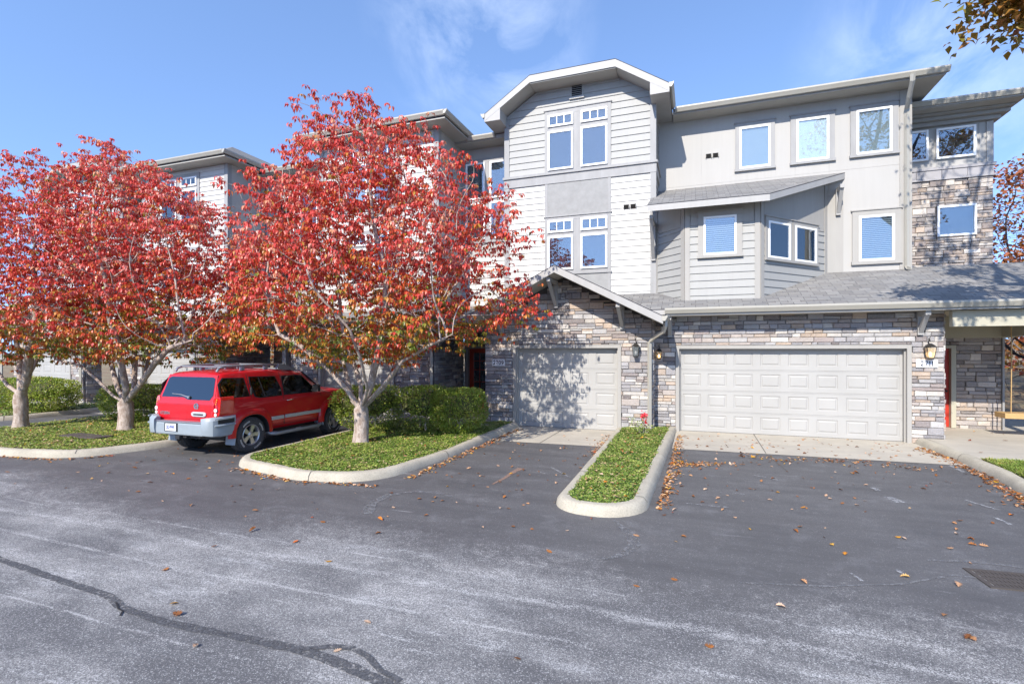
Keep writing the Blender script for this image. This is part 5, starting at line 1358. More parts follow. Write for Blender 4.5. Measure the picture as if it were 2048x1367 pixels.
# ------------------------------------------------------------------ oak at the right: only a bough shows, its shade falls on the corner tower
def oak_leaves(C0, n_each, r, size=(.09, .15), spread=.20, flat=.7):
    n = len(C0)*n_each; P = np.repeat(C0, n_each, 0)+r.normal(0, 1, (n, 3))*spread*np.array([1, 1, .8]); th = r.uniform(0, 6.283, n)
    D = unit(np.stack([np.cos(th), np.sin(th), r.uniform(-1.1, .3, n)], 1)); U = unit(r.normal(0, .6, (n, 3))+[0, -.2, 1]); L = r.uniform(*size, n)
    return P, leaves(P, D, U, L, L*r.uniform(.55, .75, n), .12, .25)
def plain_tree(name, base, h, zc, rx, rz, seed, label, leafm, barkm, tips=420, n_each=26, trunk=.2, clip=None, leaf=(.09, .15), tint=(.2, 1), limbs=None, spread=.2, group=None, lean=(0, 0), extra=None):
    global rs
    rs = np.random.RandomState(seed); r = np.random.RandomState(seed+1); T = thing(name, (base[0], base[1], base[2]), label, 'tree', group)
    A = []
    while len(A) < tips:
        d = r.normal(0, 1, 3); d /= np.linalg.norm(d); q = r.uniform(.2, 1)**.45*(1+.35*noise.noise(Vector(d*1.8)+Vector((seed, 0, 0))))
        p = np.array([base[0]+lean[0], base[1]+lean[1], zc])+d*q*np.array([rx, rx, rz])
        if noise.noise(Vector(p*.7)+Vector((0, seed, 0))) < -.15: continue
        if clip and not clip(p): continue
        A.append(p)
    if extra: A += [np.array(extra[0])+r.normal(0, extra[1]*.5, 3)*np.array([1,1,.6]) for _ in range(extra[2])]
    A = np.array(A); b = np.array(base, float); b[2] -= .1
    limbs = limbs or [(None, [b, b+[0, 0, h*.5], b+[lean[0]*.4, lean[1]*.4, h]])]
    nd, pr = colonise(limbs, A, step=rx/13, kill=rx/11, reach=rx, iters=70)
    rd, kids = radii(nd, pr, tip=.006, ex=2.2, target=trunk); co, f = tubes_np(nd, pr, np.array(rd), 9)
    np_mesh('trunk', co, f, barkm, T, smooth=True)
    tp = [i for i in range(len(nd)) if kids[i] == 0]; C0 = nd[tp]
    if extra: C0 = np.concatenate([C0, np.array(extra[0])+r.normal(0, extra[1]*.5, (extra[2], 3))*np.array([1, 1, .6])])
    if n_each:
        P, (lc, lf) = oak_leaves(C0, n_each, r, leaf, spread); 
        if clip: pass
        t = np.clip(r.uniform(tint[0], tint[1], len(C0)).repeat(n_each)*.5+r.uniform(tint[0], tint[1], len(P))*.5, 0, 1)
        np_mesh('crown', lc, lf, leafm, T, attr=np.repeat(t, 4))
    return T
def offcam(p):
    "keep the crown clear of what the photo shows empty; a bough may reach the upper right corner"
    if p[2] > 7.6 and p[0] < 4.75: return False
    d = -p[0]*SN+p[1]*CS; l = p[0]*CS+p[1]*SN; u = 1024+FL*l/d; v = HV-FL*(p[2]-H)/d
    if v < -25 or u > 2075: return True
    return u > 1990+ (v-0)*.35 and v < 62
plain_tree('oak_tree', (8.3, 9.0, .1), 5.0, 10.9, 3.9, 3.6, 41, 'tall oak standing off to the right, only a leafy bough in the top right corner', M['rust_leaf'], M['bark_dark'], tips=1000, n_each=24, trunk=.24, clip=offcam, leaf=(.10, .16), tint=(0, .55), spread=.17, lean=(-1.4, 0), extra=((4.50,8.9,6.95),.56,90),
    limbs=[(None, [(8.3,9,0),(8.2,9,2.5),(8.0,9,5.0),(7.6,9.1,6.5)]), (30, [(6.6,8.9,7.4),(5.6,8.8,7.7),(4.9,8.85,7.25),(4.5,8.9,7.0)])])
# ------------------------------------------------------------------ woods beyond
wood = [((13.6,26,.1), 3.5, 6.6, 3.1, 3.6, 61, 'russet-leaved tree behind the garage roof at the right edge', .75, 620, 26),
        ((18.0,30,.2), 4, 6.0, 3.2, 3.6, 62, 'dark red tree beyond the porch, low at the right edge', 1.0, 450, 24),
        ((12.4,31,.2), 3, 4.0, 2.5, 2.6, 63, 'pale pinkish twiggy tree behind the tower corner', .9, 380, 12)]
for b, h, zc, rx, rz, sd_, lb, tn, tp, ne in wood:
    plain_tree('woodland_tree', b, h, zc, rx, rz, sd_, lb, M['rust_leaf'], M['twig_pale'] if sd_ == 63 else M['bark_dark'], tips=tp, n_each=ne, trunk=.16, leaf=(.14, .22), tint=(.35, tn), spread=.28, group='trees in the woods behind')
plain_tree('bare_tree', (9.35,18.6,.1), 1.2, 3.0, 1.9, 2.0, 71, 'dark-barked bare tree with crooked limbs behind the porch', M['rust_leaf'], M['bark_dark'], tips=200, n_each=1, trunk=.20, leaf=(.05, .08), limbs=[(None, [(9.5,18.6,0),(9.35,18.6,.6),(9.05,18.5,1.3),(9.0,18.5,2.0)]), (3, [(9.9,18.5,1.2),(10.1,18.5,2.2)]), (2, [(9.55,18.4,1.2),(9.6,18.4,2.4)])])
for i, (x, y) in enumerate(((12.0,24),(14.5,27),(11.2,29),(16.5,26),(13.1,34))):
    plain_tree('young_tree', (x, y, .15), 2.0, 3.6, 1.9, 2.6, 80+i, ('slim bare sapling nearest the porch in the woods', 'slim young tree with yellow leaves in the woods', 'thin twiggy tree behind the bare dark tree', 'slim young tree at the right end of the woods', 'farthest slim tree seen past the porch')[i], M['rust_leaf'], M['bark_dark'] if i%2 else M['twig_pale'], tips=190, n_each=11, trunk=.07, leaf=(.10, .16), tint=(.2, .6), spread=.2, group='trees in the woods behind')
# wooded hillside far behind, closing the gap under the porch
mb = MB(); 
def hillside():
    r = np.random.RandomState(99); n = 16000; x = r.uniform(-60, 60, n); y = r.uniform(38, 48, n); z = .5+r.uniform(0, 1, n)**1.3*4.2
    k = (x > 8) | (x < -40); x, y, z = x[k], y[k], z[k]; n = len(x)
    P = np.stack([x, y, z], 1); D = unit(r.normal(0, 1, (n, 3))); L = r.uniform(.3, .6, n); co, f = leaves(P, D, unit(r.normal(0, 1, (n, 3))), L, L*.6)
    tag(np_mesh('distant_wood', co, f, M['rust_leaf'], attr=np.repeat(r.uniform(.1, .9, n), 4)), 'far autumn wood seen past the porch', 'wood', kind='stuff')
hillside()
# porch swing beyond the stone wall
T = thing('porch_swing', (8.0, 15.6, .12), 'wooden plank swing hung by a rope beside the porch', 'swing')
a = Pt(2030, 832, 14.8)
mb = MB(); mb.box(a[0]-.22, a[0]+1.1, 14.7, 15.15, a[2]-.05, a[2]+.07); mb.build('seat', M['cedar'], T, bevel=.008)
for y in (14.78, 15.08):
    mb = MB(); x = Pt(2022, 760, y)[0]; mb.tube([(x, y, a[2]+.05), (x+.01, y, 1.9), (x, y, 2.94)], .012, 6); mb.build('rope', M['cedar'], T, smooth=60)
    mb = MB(); mb.tube([(x+1.0, y, a[2]+.05), (x+1.0, y, 1.9), (x+1.0, y, 2.94)], .012, 6); mb.build('rope', M['cedar'], T, smooth=60)

# house and trees added behind the viewpoint for panes and car to reflect
T = thing('house', (-10, -26, 0), 'pale house added out of view behind the viewpoint, only there to be reflected', 'house')
HF = Frame((0,-22,0),(-1,0,0),(0,1,0)); mb = MB(); mb.box(-24, 2, -32, -22, 0, 6.2); mb.build('wall', M['wall'], T)
roofpart(T, [([(2.5,-21.4,6.2),(-24.5,-21.4,6.2),(-24.5,-27,9.2),(2.5,-27,9.2)], None), ([(-24.5,-32.6,6.2),(2.5,-32.6,6.2),(2.5,-27,9.2),(-24.5,-27,9.2)], None)], .2)
for k in range(6):
    for z in (1.0, 3.9): window(T, HF, 21.5-k*4.4, 22.9-k*4.4, z, z+1.5, look='dark', trim=(.1,.12,.1))
plain_tree('reflection_tree', (4.5, -15, 0), 3.0, 6.5, 2.6, 2.8, 48, 'thin-leaved tree added behind the viewpoint to the right, only there to be reflected', M['rust_leaf'], M['bark_dark'], tips=200, n_each=12, trunk=.16, leaf=(.14, .2), tint=(.1, .8))
plain_tree('reflection_tree', (-16, -15, 0), 3.0, 6.0, 2.8, 2.6, 49, 'thin-leaved tree added behind the viewpoint to the left, only there to be reflected', M['rust_leaf'], M['bark_dark'], tips=200, n_each=12, trunk=.16, leaf=(.14, .2), tint=(0, .4))
# ================================================================== RED SPORT UTILITY VEHICLE
KS = .935; CX, CY0 = -9.42, 7.13
CT = thing('suv', (CX, CY0+2.1, 0), 'red sport utility vehicle with grey bumpers and roof rack, parked nose-in between the beds', 'car')
def cm(pts): return [(CX+p[0]*KS, CY0+p[1]*KS, p[2]*KS) for p in pts]
class CMB(MB):
    def build(s, *a, **k):
        s.v = [(CX+v[0]*KS, CY0+v[1]*KS, v[2]*KS) for v in s.v]; return super().build(*a, **k)
n = N('red_car_paint'); v = n.obj(); a = n.noise(v, 1.4, 3)
M['carpaint'] = n.out(n.mix(n.mr(a, .3, .7), (.50, .004, .012), (.44, .004, .009)), .45, .0, spec=.25, coat=.8, normal=n.bump(n.noise(v, 2.2, 2), .02, .02))
M['cargrey'] = simple('grey_bumper_plastic', (.26, .30, .33), .45)
M['railgrey'] = simple('silver_rack_metal', (.26, .28, .31), .35, .4)
M['rubber'] = simple('black_rubber', (.018, .018, .02), .65)
n = N('tyre_rubber'); v = n.obj(); a = n.noise(v, 30, 4); M['tyre'] = n.out(n.mix(n.mr(a, .3, .7), (.03, .03, .033), (.07, .068, .066)), .85, normal=n.bump(a, .4, .01))
M['alloy'] = simple('alloy_rim', (.58, .57, .55), .3, .75)
M['chrome'] = simple('chrome', (.75, .75, .77), .15, 1.0)
M['silver'] = simple('silver_moulding', (.52, .52, .53), .4, .3)
n = N('tinted_car_glass'); gl = n.n('ShaderNodeBsdfGlossy', Color=(.85, .93, 1, 1), Roughness=.01); tr = n.n('ShaderNodeBsdfTransparent', Color=(.10, .12, .13, 1)); fr = n.n('ShaderNodeFresnel', IOR=1.55)
mx = n.n('ShaderNodeMixShader'); n.set(mx.inputs[0], n.math('ADD', fr.outputs[0], .07, True)); n.set(mx.inputs[1], tr); n.set(mx.inputs[2], gl); M['tint'] = n.out(shader=mx)
n = N('clear_car_glass'); gl = n.n('ShaderNodeBsdfGlossy', Color=(.85, .93, 1, 1), Roughness=.01); tr = n.n('ShaderNodeBsdfTransparent', Color=(.62, .75, .70, 1)); fr = n.n('ShaderNodeFresnel', IOR=1.5)
mx = n.n('ShaderNodeMixShader'); n.set(mx.inputs[0], n.math('ADD', fr.outputs[0], .10, True)); n.set(mx.inputs[1], tr); n.set(mx.inputs[2], gl); M['clear'] = n.out(shader=mx)
n = N('tail_lamp_red'); v = n.obj(); M['lamp_red'] = n.out((.50, .012, .01), .12, coat=1.0)
M['lamp_clear'] = simple('lamp_clear', (.80, .72, .70), .12); M['lamp_amber'] = simple('lamp_amber', (.75, .25, .04), .15)
M['cabin'] = simple('grey_cabin', (.10, .105, .11), .8); M['seatfab'] = simple('seat_fabric', (.16, .17, .18), .9)
# loft: half sections (x, z), mirrored; y sheared with height at the tailgate
BELT = 1.19
def sec(y, zt, xs=1.0, zb=.42, hood=None, rz=0):
    if hood is None:
        p = [(.72,zb-.02),(.84,zb),(.895,zb+.09),(.925,.78),(.922,1.02),(.905,1.13),(.880,BELT),(.765,zt-.13),(.72,zt-.05),(.64,zt-.015),(.38,zt),(0,zt+.008)]
    else:
        h = hood; p = [(.72,zb-.02),(.84,zb),(.895,zb+.09),(.925,.78),(.918,1.00),(.90,h-.06),(.87,h-.02),(.80,h+.005),(.72,h+.015),(.60,h+.02),(.35,h+.035),(0,h+.04)]
    return [(x*xs, y, z) for x, z in p]
def rear_shift(pts, y0, k): return [(x, y0+(max(0, z-1.10)*k), z) for x, y, z in pts]
st = []
st.append(rear_shift(sec(.10, 1.735, .955, .62), .13, .30)); st.append(rear_shift(sec(.16, 1.755, .985, .55), .17, .30)); st.append(rear_shift(sec(.30, 1.775, 1.0, .45), .32, .22))
for y, zt in ((.62,1.79),(1.0,1.80),(1.45,1.805),(1.9,1.80),(2.2,1.77),(2.45,1.75),(2.68,1.725)): st.append(sec(y, zt))
st.append([(x, y, z) for x, y, z in sec(3.32, 0, 1, .42, hood=1.20)])
for y, h, xs in ((3.5,1.205,1.0),(3.9,1.19,.99),(4.2,1.16,.97),(4.38,1.11,.93)): st.append(sec(y, 0, xs, .45 if y < 4.3 else .6, hood=h))
st.append([(x*.86, 4.46, min(z, 1.02) if z > .8 else max(z, .62)) for x, y, z in sec(4.46, 0, 1, .6, hood=1.05)])
# nudge the shelf between belt and pillar near the windscreen foot
nh = len(st[0]); V = []; 
for s_ in st: V += s_ + [(-x, y, z) for x, y, z in s_[:-1]][::-1]
m = 2*nh-1; Fc = []
for i in range(len(st)-1):
    for k in range(m-1): Fc.append((i*m+k, i*m+k+1, (i+1)*m+k+1, (i+1)*m+k))
    Fc.append((i*m+m-1, i*m, (i+1)*m, (i+1)*m+m-1))
for e in (0, len(st)-1):
    for k in range(nh-1):
        a_, b_ = e*m+k, e*m+k+1; c_, d_ = e*m+(m-1-k-1), e*m+(m-1-k)
        Fc.append((a_, b_, c_, d_) if b_ != c_ else (a_, b_, d_))
mb = CMB(); mb.faces(V, Fc); body = mb.build('body', [M['carpaint'], M['rubber']], CT, smooth=28)
def boolean(o, cutter):
    md = o.modifiers.new('b', 'BOOLEAN'); md.operation = 'DIFFERENCE'; md.object = cutter; md.solver = 'EXACT'
    bpy.context.view_layer.update(); dg = bpy.context.evaluated_depsgraph_get(); me = bpy.data.meshes.new_from_object(o.evaluated_get(dg)); o.modifiers.clear(); o.data = me
    bpy.data.objects.remove(cutter)
WR, WF = .96, 3.66; AX = .385
def arch_poly(r, z0=.2, n=14, sq=2.6):
    out = []
    for i in range(n+1):
        t = math.pi*i/n; c, s = math.cos(t), math.sin(t); q = (abs(c)**sq+abs(s)**sq)**(-1/sq); out.append((c*q*r, AX+s*q*r))
    return out
cut_ = CMB()
for yc in (WR, WF):
    for sg in (-1, 1):
        pl = arch_poly(.455, sq=2.3); pl = [(pl[0][0], .1)]+pl+[(pl[-1][0], .1)]
        cut_.extr([(sg*.56, yc+a_, b_) for a_, b_ in pl], (sg*.5, 0, 0))

# window openings through the side shell and tailgate so the cabin shows
wins = {'quarter': [(.24,1.245),(.93,1.235),(.84,1.625),(.36,1.64),(.24,1.52)],
        'reardoor': [(1.03,1.50),(1.11,1.215),(1.24,1.185),(1.84,1.185),(1.84,1.35),(1.72,1.62),(1.03,1.64)],
        'frontdoor': [(1.96,1.185),(3.02,1.185),(2.98,1.25),(2.58,1.60),(2.45,1.615),(1.96,1.62)]}
for nm in ('frontdoor', 'reardoor'):
    w_ = wins[nm]; cx_ = sum(q[0] for q in w_)/len(w_); cz_ = sum(q[1] for q in w_)/len(w_)
    w_ = [(cx_+(y-cx_)*.985, cz_+(z-cz_)*.97) for y, z in w_]
    cut_.extr([(-1.0, y, z) for y, z in w_], (2.0, 0, 0), 1)
cut_.m = [1]*len(cut_.m)
cobj = cut_.build('cutter', [M['carpaint'], M['rubber']], None)
boolean(body, cobj)
for sx in (-.40, .40):
    for y in (2.02, 1.30):
        mb = CMB(); mb.extr([(sx-.22, y+.10, 1.0), (sx-.22, y, 1.32), (sx-.17, y-.02, 1.40), (sx+.17, y-.02, 1.40), (sx+.22, y, 1.32), (sx+.22, y+.10, 1.0)], (0, -.12, 0)); s_ = mb.build('seat', M['seatfab'], CT, bevel=.03)
        mb = CMB(); mb.box(sx-.12, sx+.12, y-.13, y-.03, 1.42, 1.56); mb.build('headrest', M['seatfab'], s_, bevel=.03)
def sidex(z): return .880+(.765-.880)*(z-BELT)/(1.665-BELT)
def side_panel(poly, off, sg, mb, m=0, th=.006):
    mb.extr([(sg*(sidex(z)+off), y, z) for y, z in poly], (sg*th, 0, 0), m)
def grow(poly, d):
    cx_ = sum(p[0] for p in poly)/len(poly); cz = sum(p[1] for p in poly)/len(poly); out = []
    for y, z in poly:
        L = math.hypot(y-cx_, z-cz); out.append((y+(y-cx_)/L*d, z+(z-cz)/L*d*.7))
    return out
for sg in (1, -1):
    for nm, mat, obn in (('quarter', 'tint', 'rear_quarter_window'), ('reardoor', 'tint', 'rear_door_window'), ('frontdoor', 'clear', 'front_door_window')):
        mb = CMB(); go, gi = grow(wins[nm], .035), grow(wins[nm], -.002); k_ = len(go)
        V = [(sg*(sidex(z)+o_), y, z) for o_ in (.001, .009) for y, z in go]+[(sg*(sidex(z)+o_), y, z) for o_ in (.001, .009) for y, z in gi]
        mb.faces(V, [f_ for i in range(k_) for j in [(i+1)%k_] for f_ in ((i, j, k_+j, k_+i), (k_+i, k_+j, 3*k_+j, 3*k_+i), (3*k_+i, 3*k_+j, 2*k_+j, 2*k_+i), (2*k_+i, 2*k_+j, j, i))])
        fr_ = mb.build('window_seal', M['rubber'], CT)
        # cabin recess seen through the glass: dark lining board behind
        if nm == 'quarter': mb = CMB(); side_panel(wins[nm], .0095, sg, mb, 0, .001); mb.build('lining', M['dark'], fr_)
        mb = CMB(); side_panel(wins[nm], .016, sg, mb, 0, .003); mb.build(obn, M[mat], fr_)
        if nm == 'reardoor':
            mb = CMB(); mb.extr([(sg*(sidex(z)+.020), y, z) for y, z in ((1.34,1.19),(1.365,1.19),(1.265,1.63),(1.24,1.63))], (sg*.006, 0, 0)); mb.build('divider', M['rubber'], fr_)
    # seat and far window seen in front door glass
    # door shut lines
    mb = CMB()
    for pts in ([(1.885,.50),(1.90,.50),(1.905,1.18),(1.89,1.18)], [(3.14,.60),(3.155,.60),(3.17,1.16),(3.155,1.16)]):
        xo = lambda z: .926 if z < 1.03 else .908
        mb.faces([(sg*(xo(z)+.0), y, z) for y, z in pts]+[(sg*(xo(z)+.0015), y, z) for y, z in pts], [(0,1,2,3),(7,6,5,4),(0,4,5,1),(1,5,6,2),(2,6,7,3),(3,7,4,0)])
    for pts in ([(.985,1.19),(1.0,1.19),(.96,1.70),(.945,1.70)], [(1.905,1.19),(1.915,1.19),(1.90,1.72),(1.888,1.72)]):
        mb.extr([(sg*(sidex(z)+.001), y, z) for y, z in pts], (sg*.002, 0, 0))
    mb.extr([(sg*.925, y, z) for y, z in ((1.40,.50),(3.15,.50),(3.15,.51),(1.40,.51))], (sg*.002, 0, 0))
    mb.build('shut_line', M['rubber'], CT)
    # flared wing over each wheel
    for yc, nm in ((WR, 'rear'), (WF, 'front')):
        mb = CMB(); inn = arch_poly(.452, sq=2.3); out_ = arch_poly(.60, sq=3.0, n=14)
        n_ = len(inn); V = []
        for (a1, b1), (a2, b2) in zip(inn, out_):
            b2 = min(b2, .985); am = a1*.42+a2*.58; bm_ = b1*.42+b2*.58
            V += [(sg*.80, yc+a1, b1), (sg*.975, yc+a1, b1), (sg*.978, yc+a1*.93+a2*.07, b1*.93+b2*.07), (sg*.968, yc+am, bm_), (sg*.915, yc+a2, b2)]
        Fc = [(i*5+k, i*5+k+1, (i+1)*5+k+1, (i+1)*5+k) for i in range(n_-1) for k in range(4)]; Fc += [tuple(range(5)), tuple((n_-1)*5+k for k in range(5))[::-1]]
        mb.faces(V, Fc); mb.build('wheel_arch', M['carpaint'], CT, smooth=35)
        mb = CMB(); V = []
        for (a1, b1) in arch_poly(.452, sq=2.3): V += [(sg*.58, yc+a1, b1), (sg*.972, yc+a1, b1), (sg*.972, yc+a1*.975, AX+(b1-AX)*.975), (sg*.58, yc+a1*.975, AX+(b1-AX)*.975)]
        mb.faces(V, [(i*4+k, i*4+(k+1)%4, (i+1)*4+(k+1)%4, (i+1)*4+k) for i in range(n_-1) for k in range(4)]); mb.build('arch_liner', M['rubber'], CT)
# wheels
def wheel(x, yc, sg, steer=0.0):
    mb = CMB(); Mx = Matrix.Translation((x, yc, AX)) @ Matrix.Rotation(steer, 4, 'Z') @ Matrix.Rotation(R(90)*sg, 4, 'Y')
    prof = [(.225,-.12),(.30,-.128),(.355,-.125),(.378,-.105),(.384,-.07),(.3835,0),(.384,.07),(.378,.105),(.355,.125),(.30,.130),(.26,.122),(.228,.105),(.222,.06)]
    mb.lathe(Mx, prof, 40); w = mb.build('wheel', M['tyre'], CT, smooth=40)
    # tread blocks
    mb = CMB()
    for k in range(44):
        t = 2*math.pi*k/44
        for h0, h1, d in ((-.112,-.075,0), (-.062,-.01,.07), (.004,.055,0), (.075,.112,.07)):
            A = []
            for rr in (.380, .3895):
                for hh, tt in ((h0, t+d), (h1, t+d), (h1, t+d+.10), (h0, t+d+.10)): A.append(Mx @ Vector((rr*math.cos(tt), rr*math.sin(tt), hh)))
            mb.faces(A, [(0,1,2,3),(7,6,5,4),(0,4,5,1),(1,5,6,2),(2,6,7,3),(3,7,4,0)])
    mb.build('tread', M['tyre'], w)
    mb = CMB(); mb.lathe(Mx, [(.222,-.06),(.222,.06),(.228,.110),(.218,.116),(.205,.098),(.198,.05),(.195,.02)], 40)
    mb.lathe(Mx, [(.20,.012),(.001,.012)], 24, 1)
    mb.build('rim', [M['alloy'], M['rubber']], w, smooth=40)
    mb = CMB()
    for k in range(5):
        t = 2*math.pi*k/5+.3; A = []
        for rr, hw, hz in ((.045,.034,.095),(.12,.040,.092),(.205,.052,.098)):
            for dz in (0, -.035):
                for s_ in (-1, 1): A.append(Mx @ Vector((rr*math.cos(t)-s_*hw*math.sin(t), rr*math.sin(t)+s_*hw*math.cos(t), hz+dz)))
        F_ = []
        for i in range(2):
            b = i*4; F_ += [(b,b+1,b+5,b+4),(b+2,b+6,b+7,b+3),(b,b+4,b+6,b+2),(b+1,b+3,b+7,b+5)]
        F_ += [(0,2,3,1),(8,9,11,10)]; mb.faces(A, F_)
    mb.lathe(Mx, [(.072,.06),(.070,.098),(.055,.104),(.034,.108),(.030,.116),(.001,.118)], 20); mb.build('spokes', M['alloy'], w, smooth=35)
    mb = CMB()
    for a0 in (0.2, 1.77, 3.34, 4.91):
        for j in range(9):
            t0 = a0+j*.075
            mb.faces([Mx @ Vector((rr*math.cos(tt), rr*math.sin(tt), .1305)) for rr, tt in ((.285,t0),(.285,t0+.05),(.322,t0+.05),(.322,t0))], [(0,1,2,3)])
    mb.build('sidewall_lettering', M['silver'], w, recalc=False)
for sg in (1, -1):
    wheel(sg*.80, WR, sg); wheel(sg*.80, WF, sg, R(7))
# underbody
mb = CMB(); mb.box(-.60, .60, .55, 4.2, .30, .60); mb.box(-.5, .5, .25, .6, .42, .62); mb.build('chassis', M['rubber'], CT)
mb = CMB(); mb.tube([(-.70,WR,AX),(.70,WR,AX)], .05, 10); mb.lathe(Matrix.Translation((.1,WR,AX)) @ Matrix.Rotation(R(90),4,'X'), [(.001,-.16),(.12,-.10),(.15,0),(.12,.10),(.001,.16)], 14); mb.build('rear_axle', M['rubber'], CT, smooth=50)
# tailgate: panel, glass, garnish
def tg(x, z, off=0.0): return (x, .13+max(0, z-1.10)*.30-off, z)
def tpanel(name, poly, off, mat, th=.012, parent=CT, bev=.003):
    mb = CMB(); A = [tg(x, z, off) for x, z in poly]; mb.extr(A, (0, -th, 0)); return mb.build(name, mat, parent, bevel=bev)
gate = tpanel('tailgate', [(-.80,.80),(.80,.80),(.815,1.10),(-.815,1.10)], .0, M['carpaint'], .016, bev=.006)
tpanel('tailgate_upper', [(-.815,1.103),(.815,1.103),(.70,1.715),(-.70,1.715)], .0, M['carpaint'], .014, gate, .006)
gl_ = tpanel('rear_window', [(-.74,1.245),(-.10,1.245),(.05,1.20),(.66,1.20),(.73,1.30),(.67,1.64),(.60,1.67),(-.60,1.67),(-.67,1.64)], .0155, M['tint'], .004, gate, .0)
tpanel('window_backing', [(-.74,1.245),(-.10,1.245),(.05,1.20),(.66,1.20),(.73,1.30),(.67,1.64),(.60,1.67),(-.60,1.67),(-.67,1.64)], .0145, M['dark'], .0006, gate, 0)
mb = CMB(); mb.tube([tg(.08,1.255,.05), tg(-.15,1.30,.05), tg(-.42,1.315,.045)], [.014,.010,.007], 6); mb.lathe(Matrix.Translation(tg(.08,1.25,.03)) @ Matrix.Rotation(R(90),4,'X'), [(.03,0),(.028,.03),(.001,.035)], 12); mb.build('rear_wiper', M['railgrey'], gate, smooth=50)
for sg in (1, -1):
    mb = CMB()
    prof = [(.755,.86),(.89,.86),(.93,.92),(.93,1.20),(.90,1.27),(.79,1.27),(.755,1.20)]
    A = [(sg*x, .10+max(0, z-1.1)*.28+(.0 if x < .80 else (x-.8)*.35), z) for x, z in prof]; mb.extr(A, (0, .34, 0)); l = mb.build('tail_lamp', M['lamp_red'], CT, bevel=.014)
    mb = CMB(); mb.lathe(Matrix.Translation((sg*.855,.117,1.00)) @ Matrix.Rotation(R(90),4,'X'), [(.042,-.0),(.040,.006),(.001,.010)], 16); mb.lathe(Matrix.Translation((sg*.855,.117,.91)) @ Matrix.Rotation(R(90),4,'X'), [(.035,0),(.033,.005),(.001,.008)], 14); mb.build('reversing_lens', M['lamp_clear'], l, smooth=50)
    mb = CMB(); 
    for z in (1.13, 1.175, 1.215): mb.lathe(Matrix.Translation((sg*.85,.12+(z-1.1)*.28,z)) @ Matrix.Rotation(R(90),4,'X'), [(.016,-.0),(.014,.004),(.001,.006)], 10)
    mb.build('indicator_lens', M['lamp_amber'], l, smooth=50)
tpanel('handle_recess', [(.20,.885),(.25,.86),(.56,.86),(.61,.885),(.61,.935),(.56,.96),(.25,.96),(.20,.935)], .016, M['silver'], .022, gate, .008)
tpanel('handle', [(.27,.890),(.54,.890),(.54,.920),(.27,.920)], .038, M['rubber'], .004, gate, 0)
# emblem: chrome ring with a bar across
mb = CMB(); Me_ = Matrix.Translation(tg(.33,1.075,.024)) @ Matrix.Rotation(R(90),4,'X')
ring_ = []; 
for i in range(24):
    t = 2*math.pi*i/24
mb.lathe(Me_, [(.036,0),(.042,.010),(.060,.010),(.066,0)], 28); mb.box(.262, .398, .102, .112, 1.060, 1.092); mb.build('emblem', M['chrome'], gate, smooth=40)
FT = Frame((CX, CY0+.114*KS, 0), (1,0,0), (0,-1,0))
text_mesh(gate, FT, 'XTERRA', -.58*KS, .905*KS, .085*KS, .004, M['chrome'], wid=.30*KS, bold=.002)
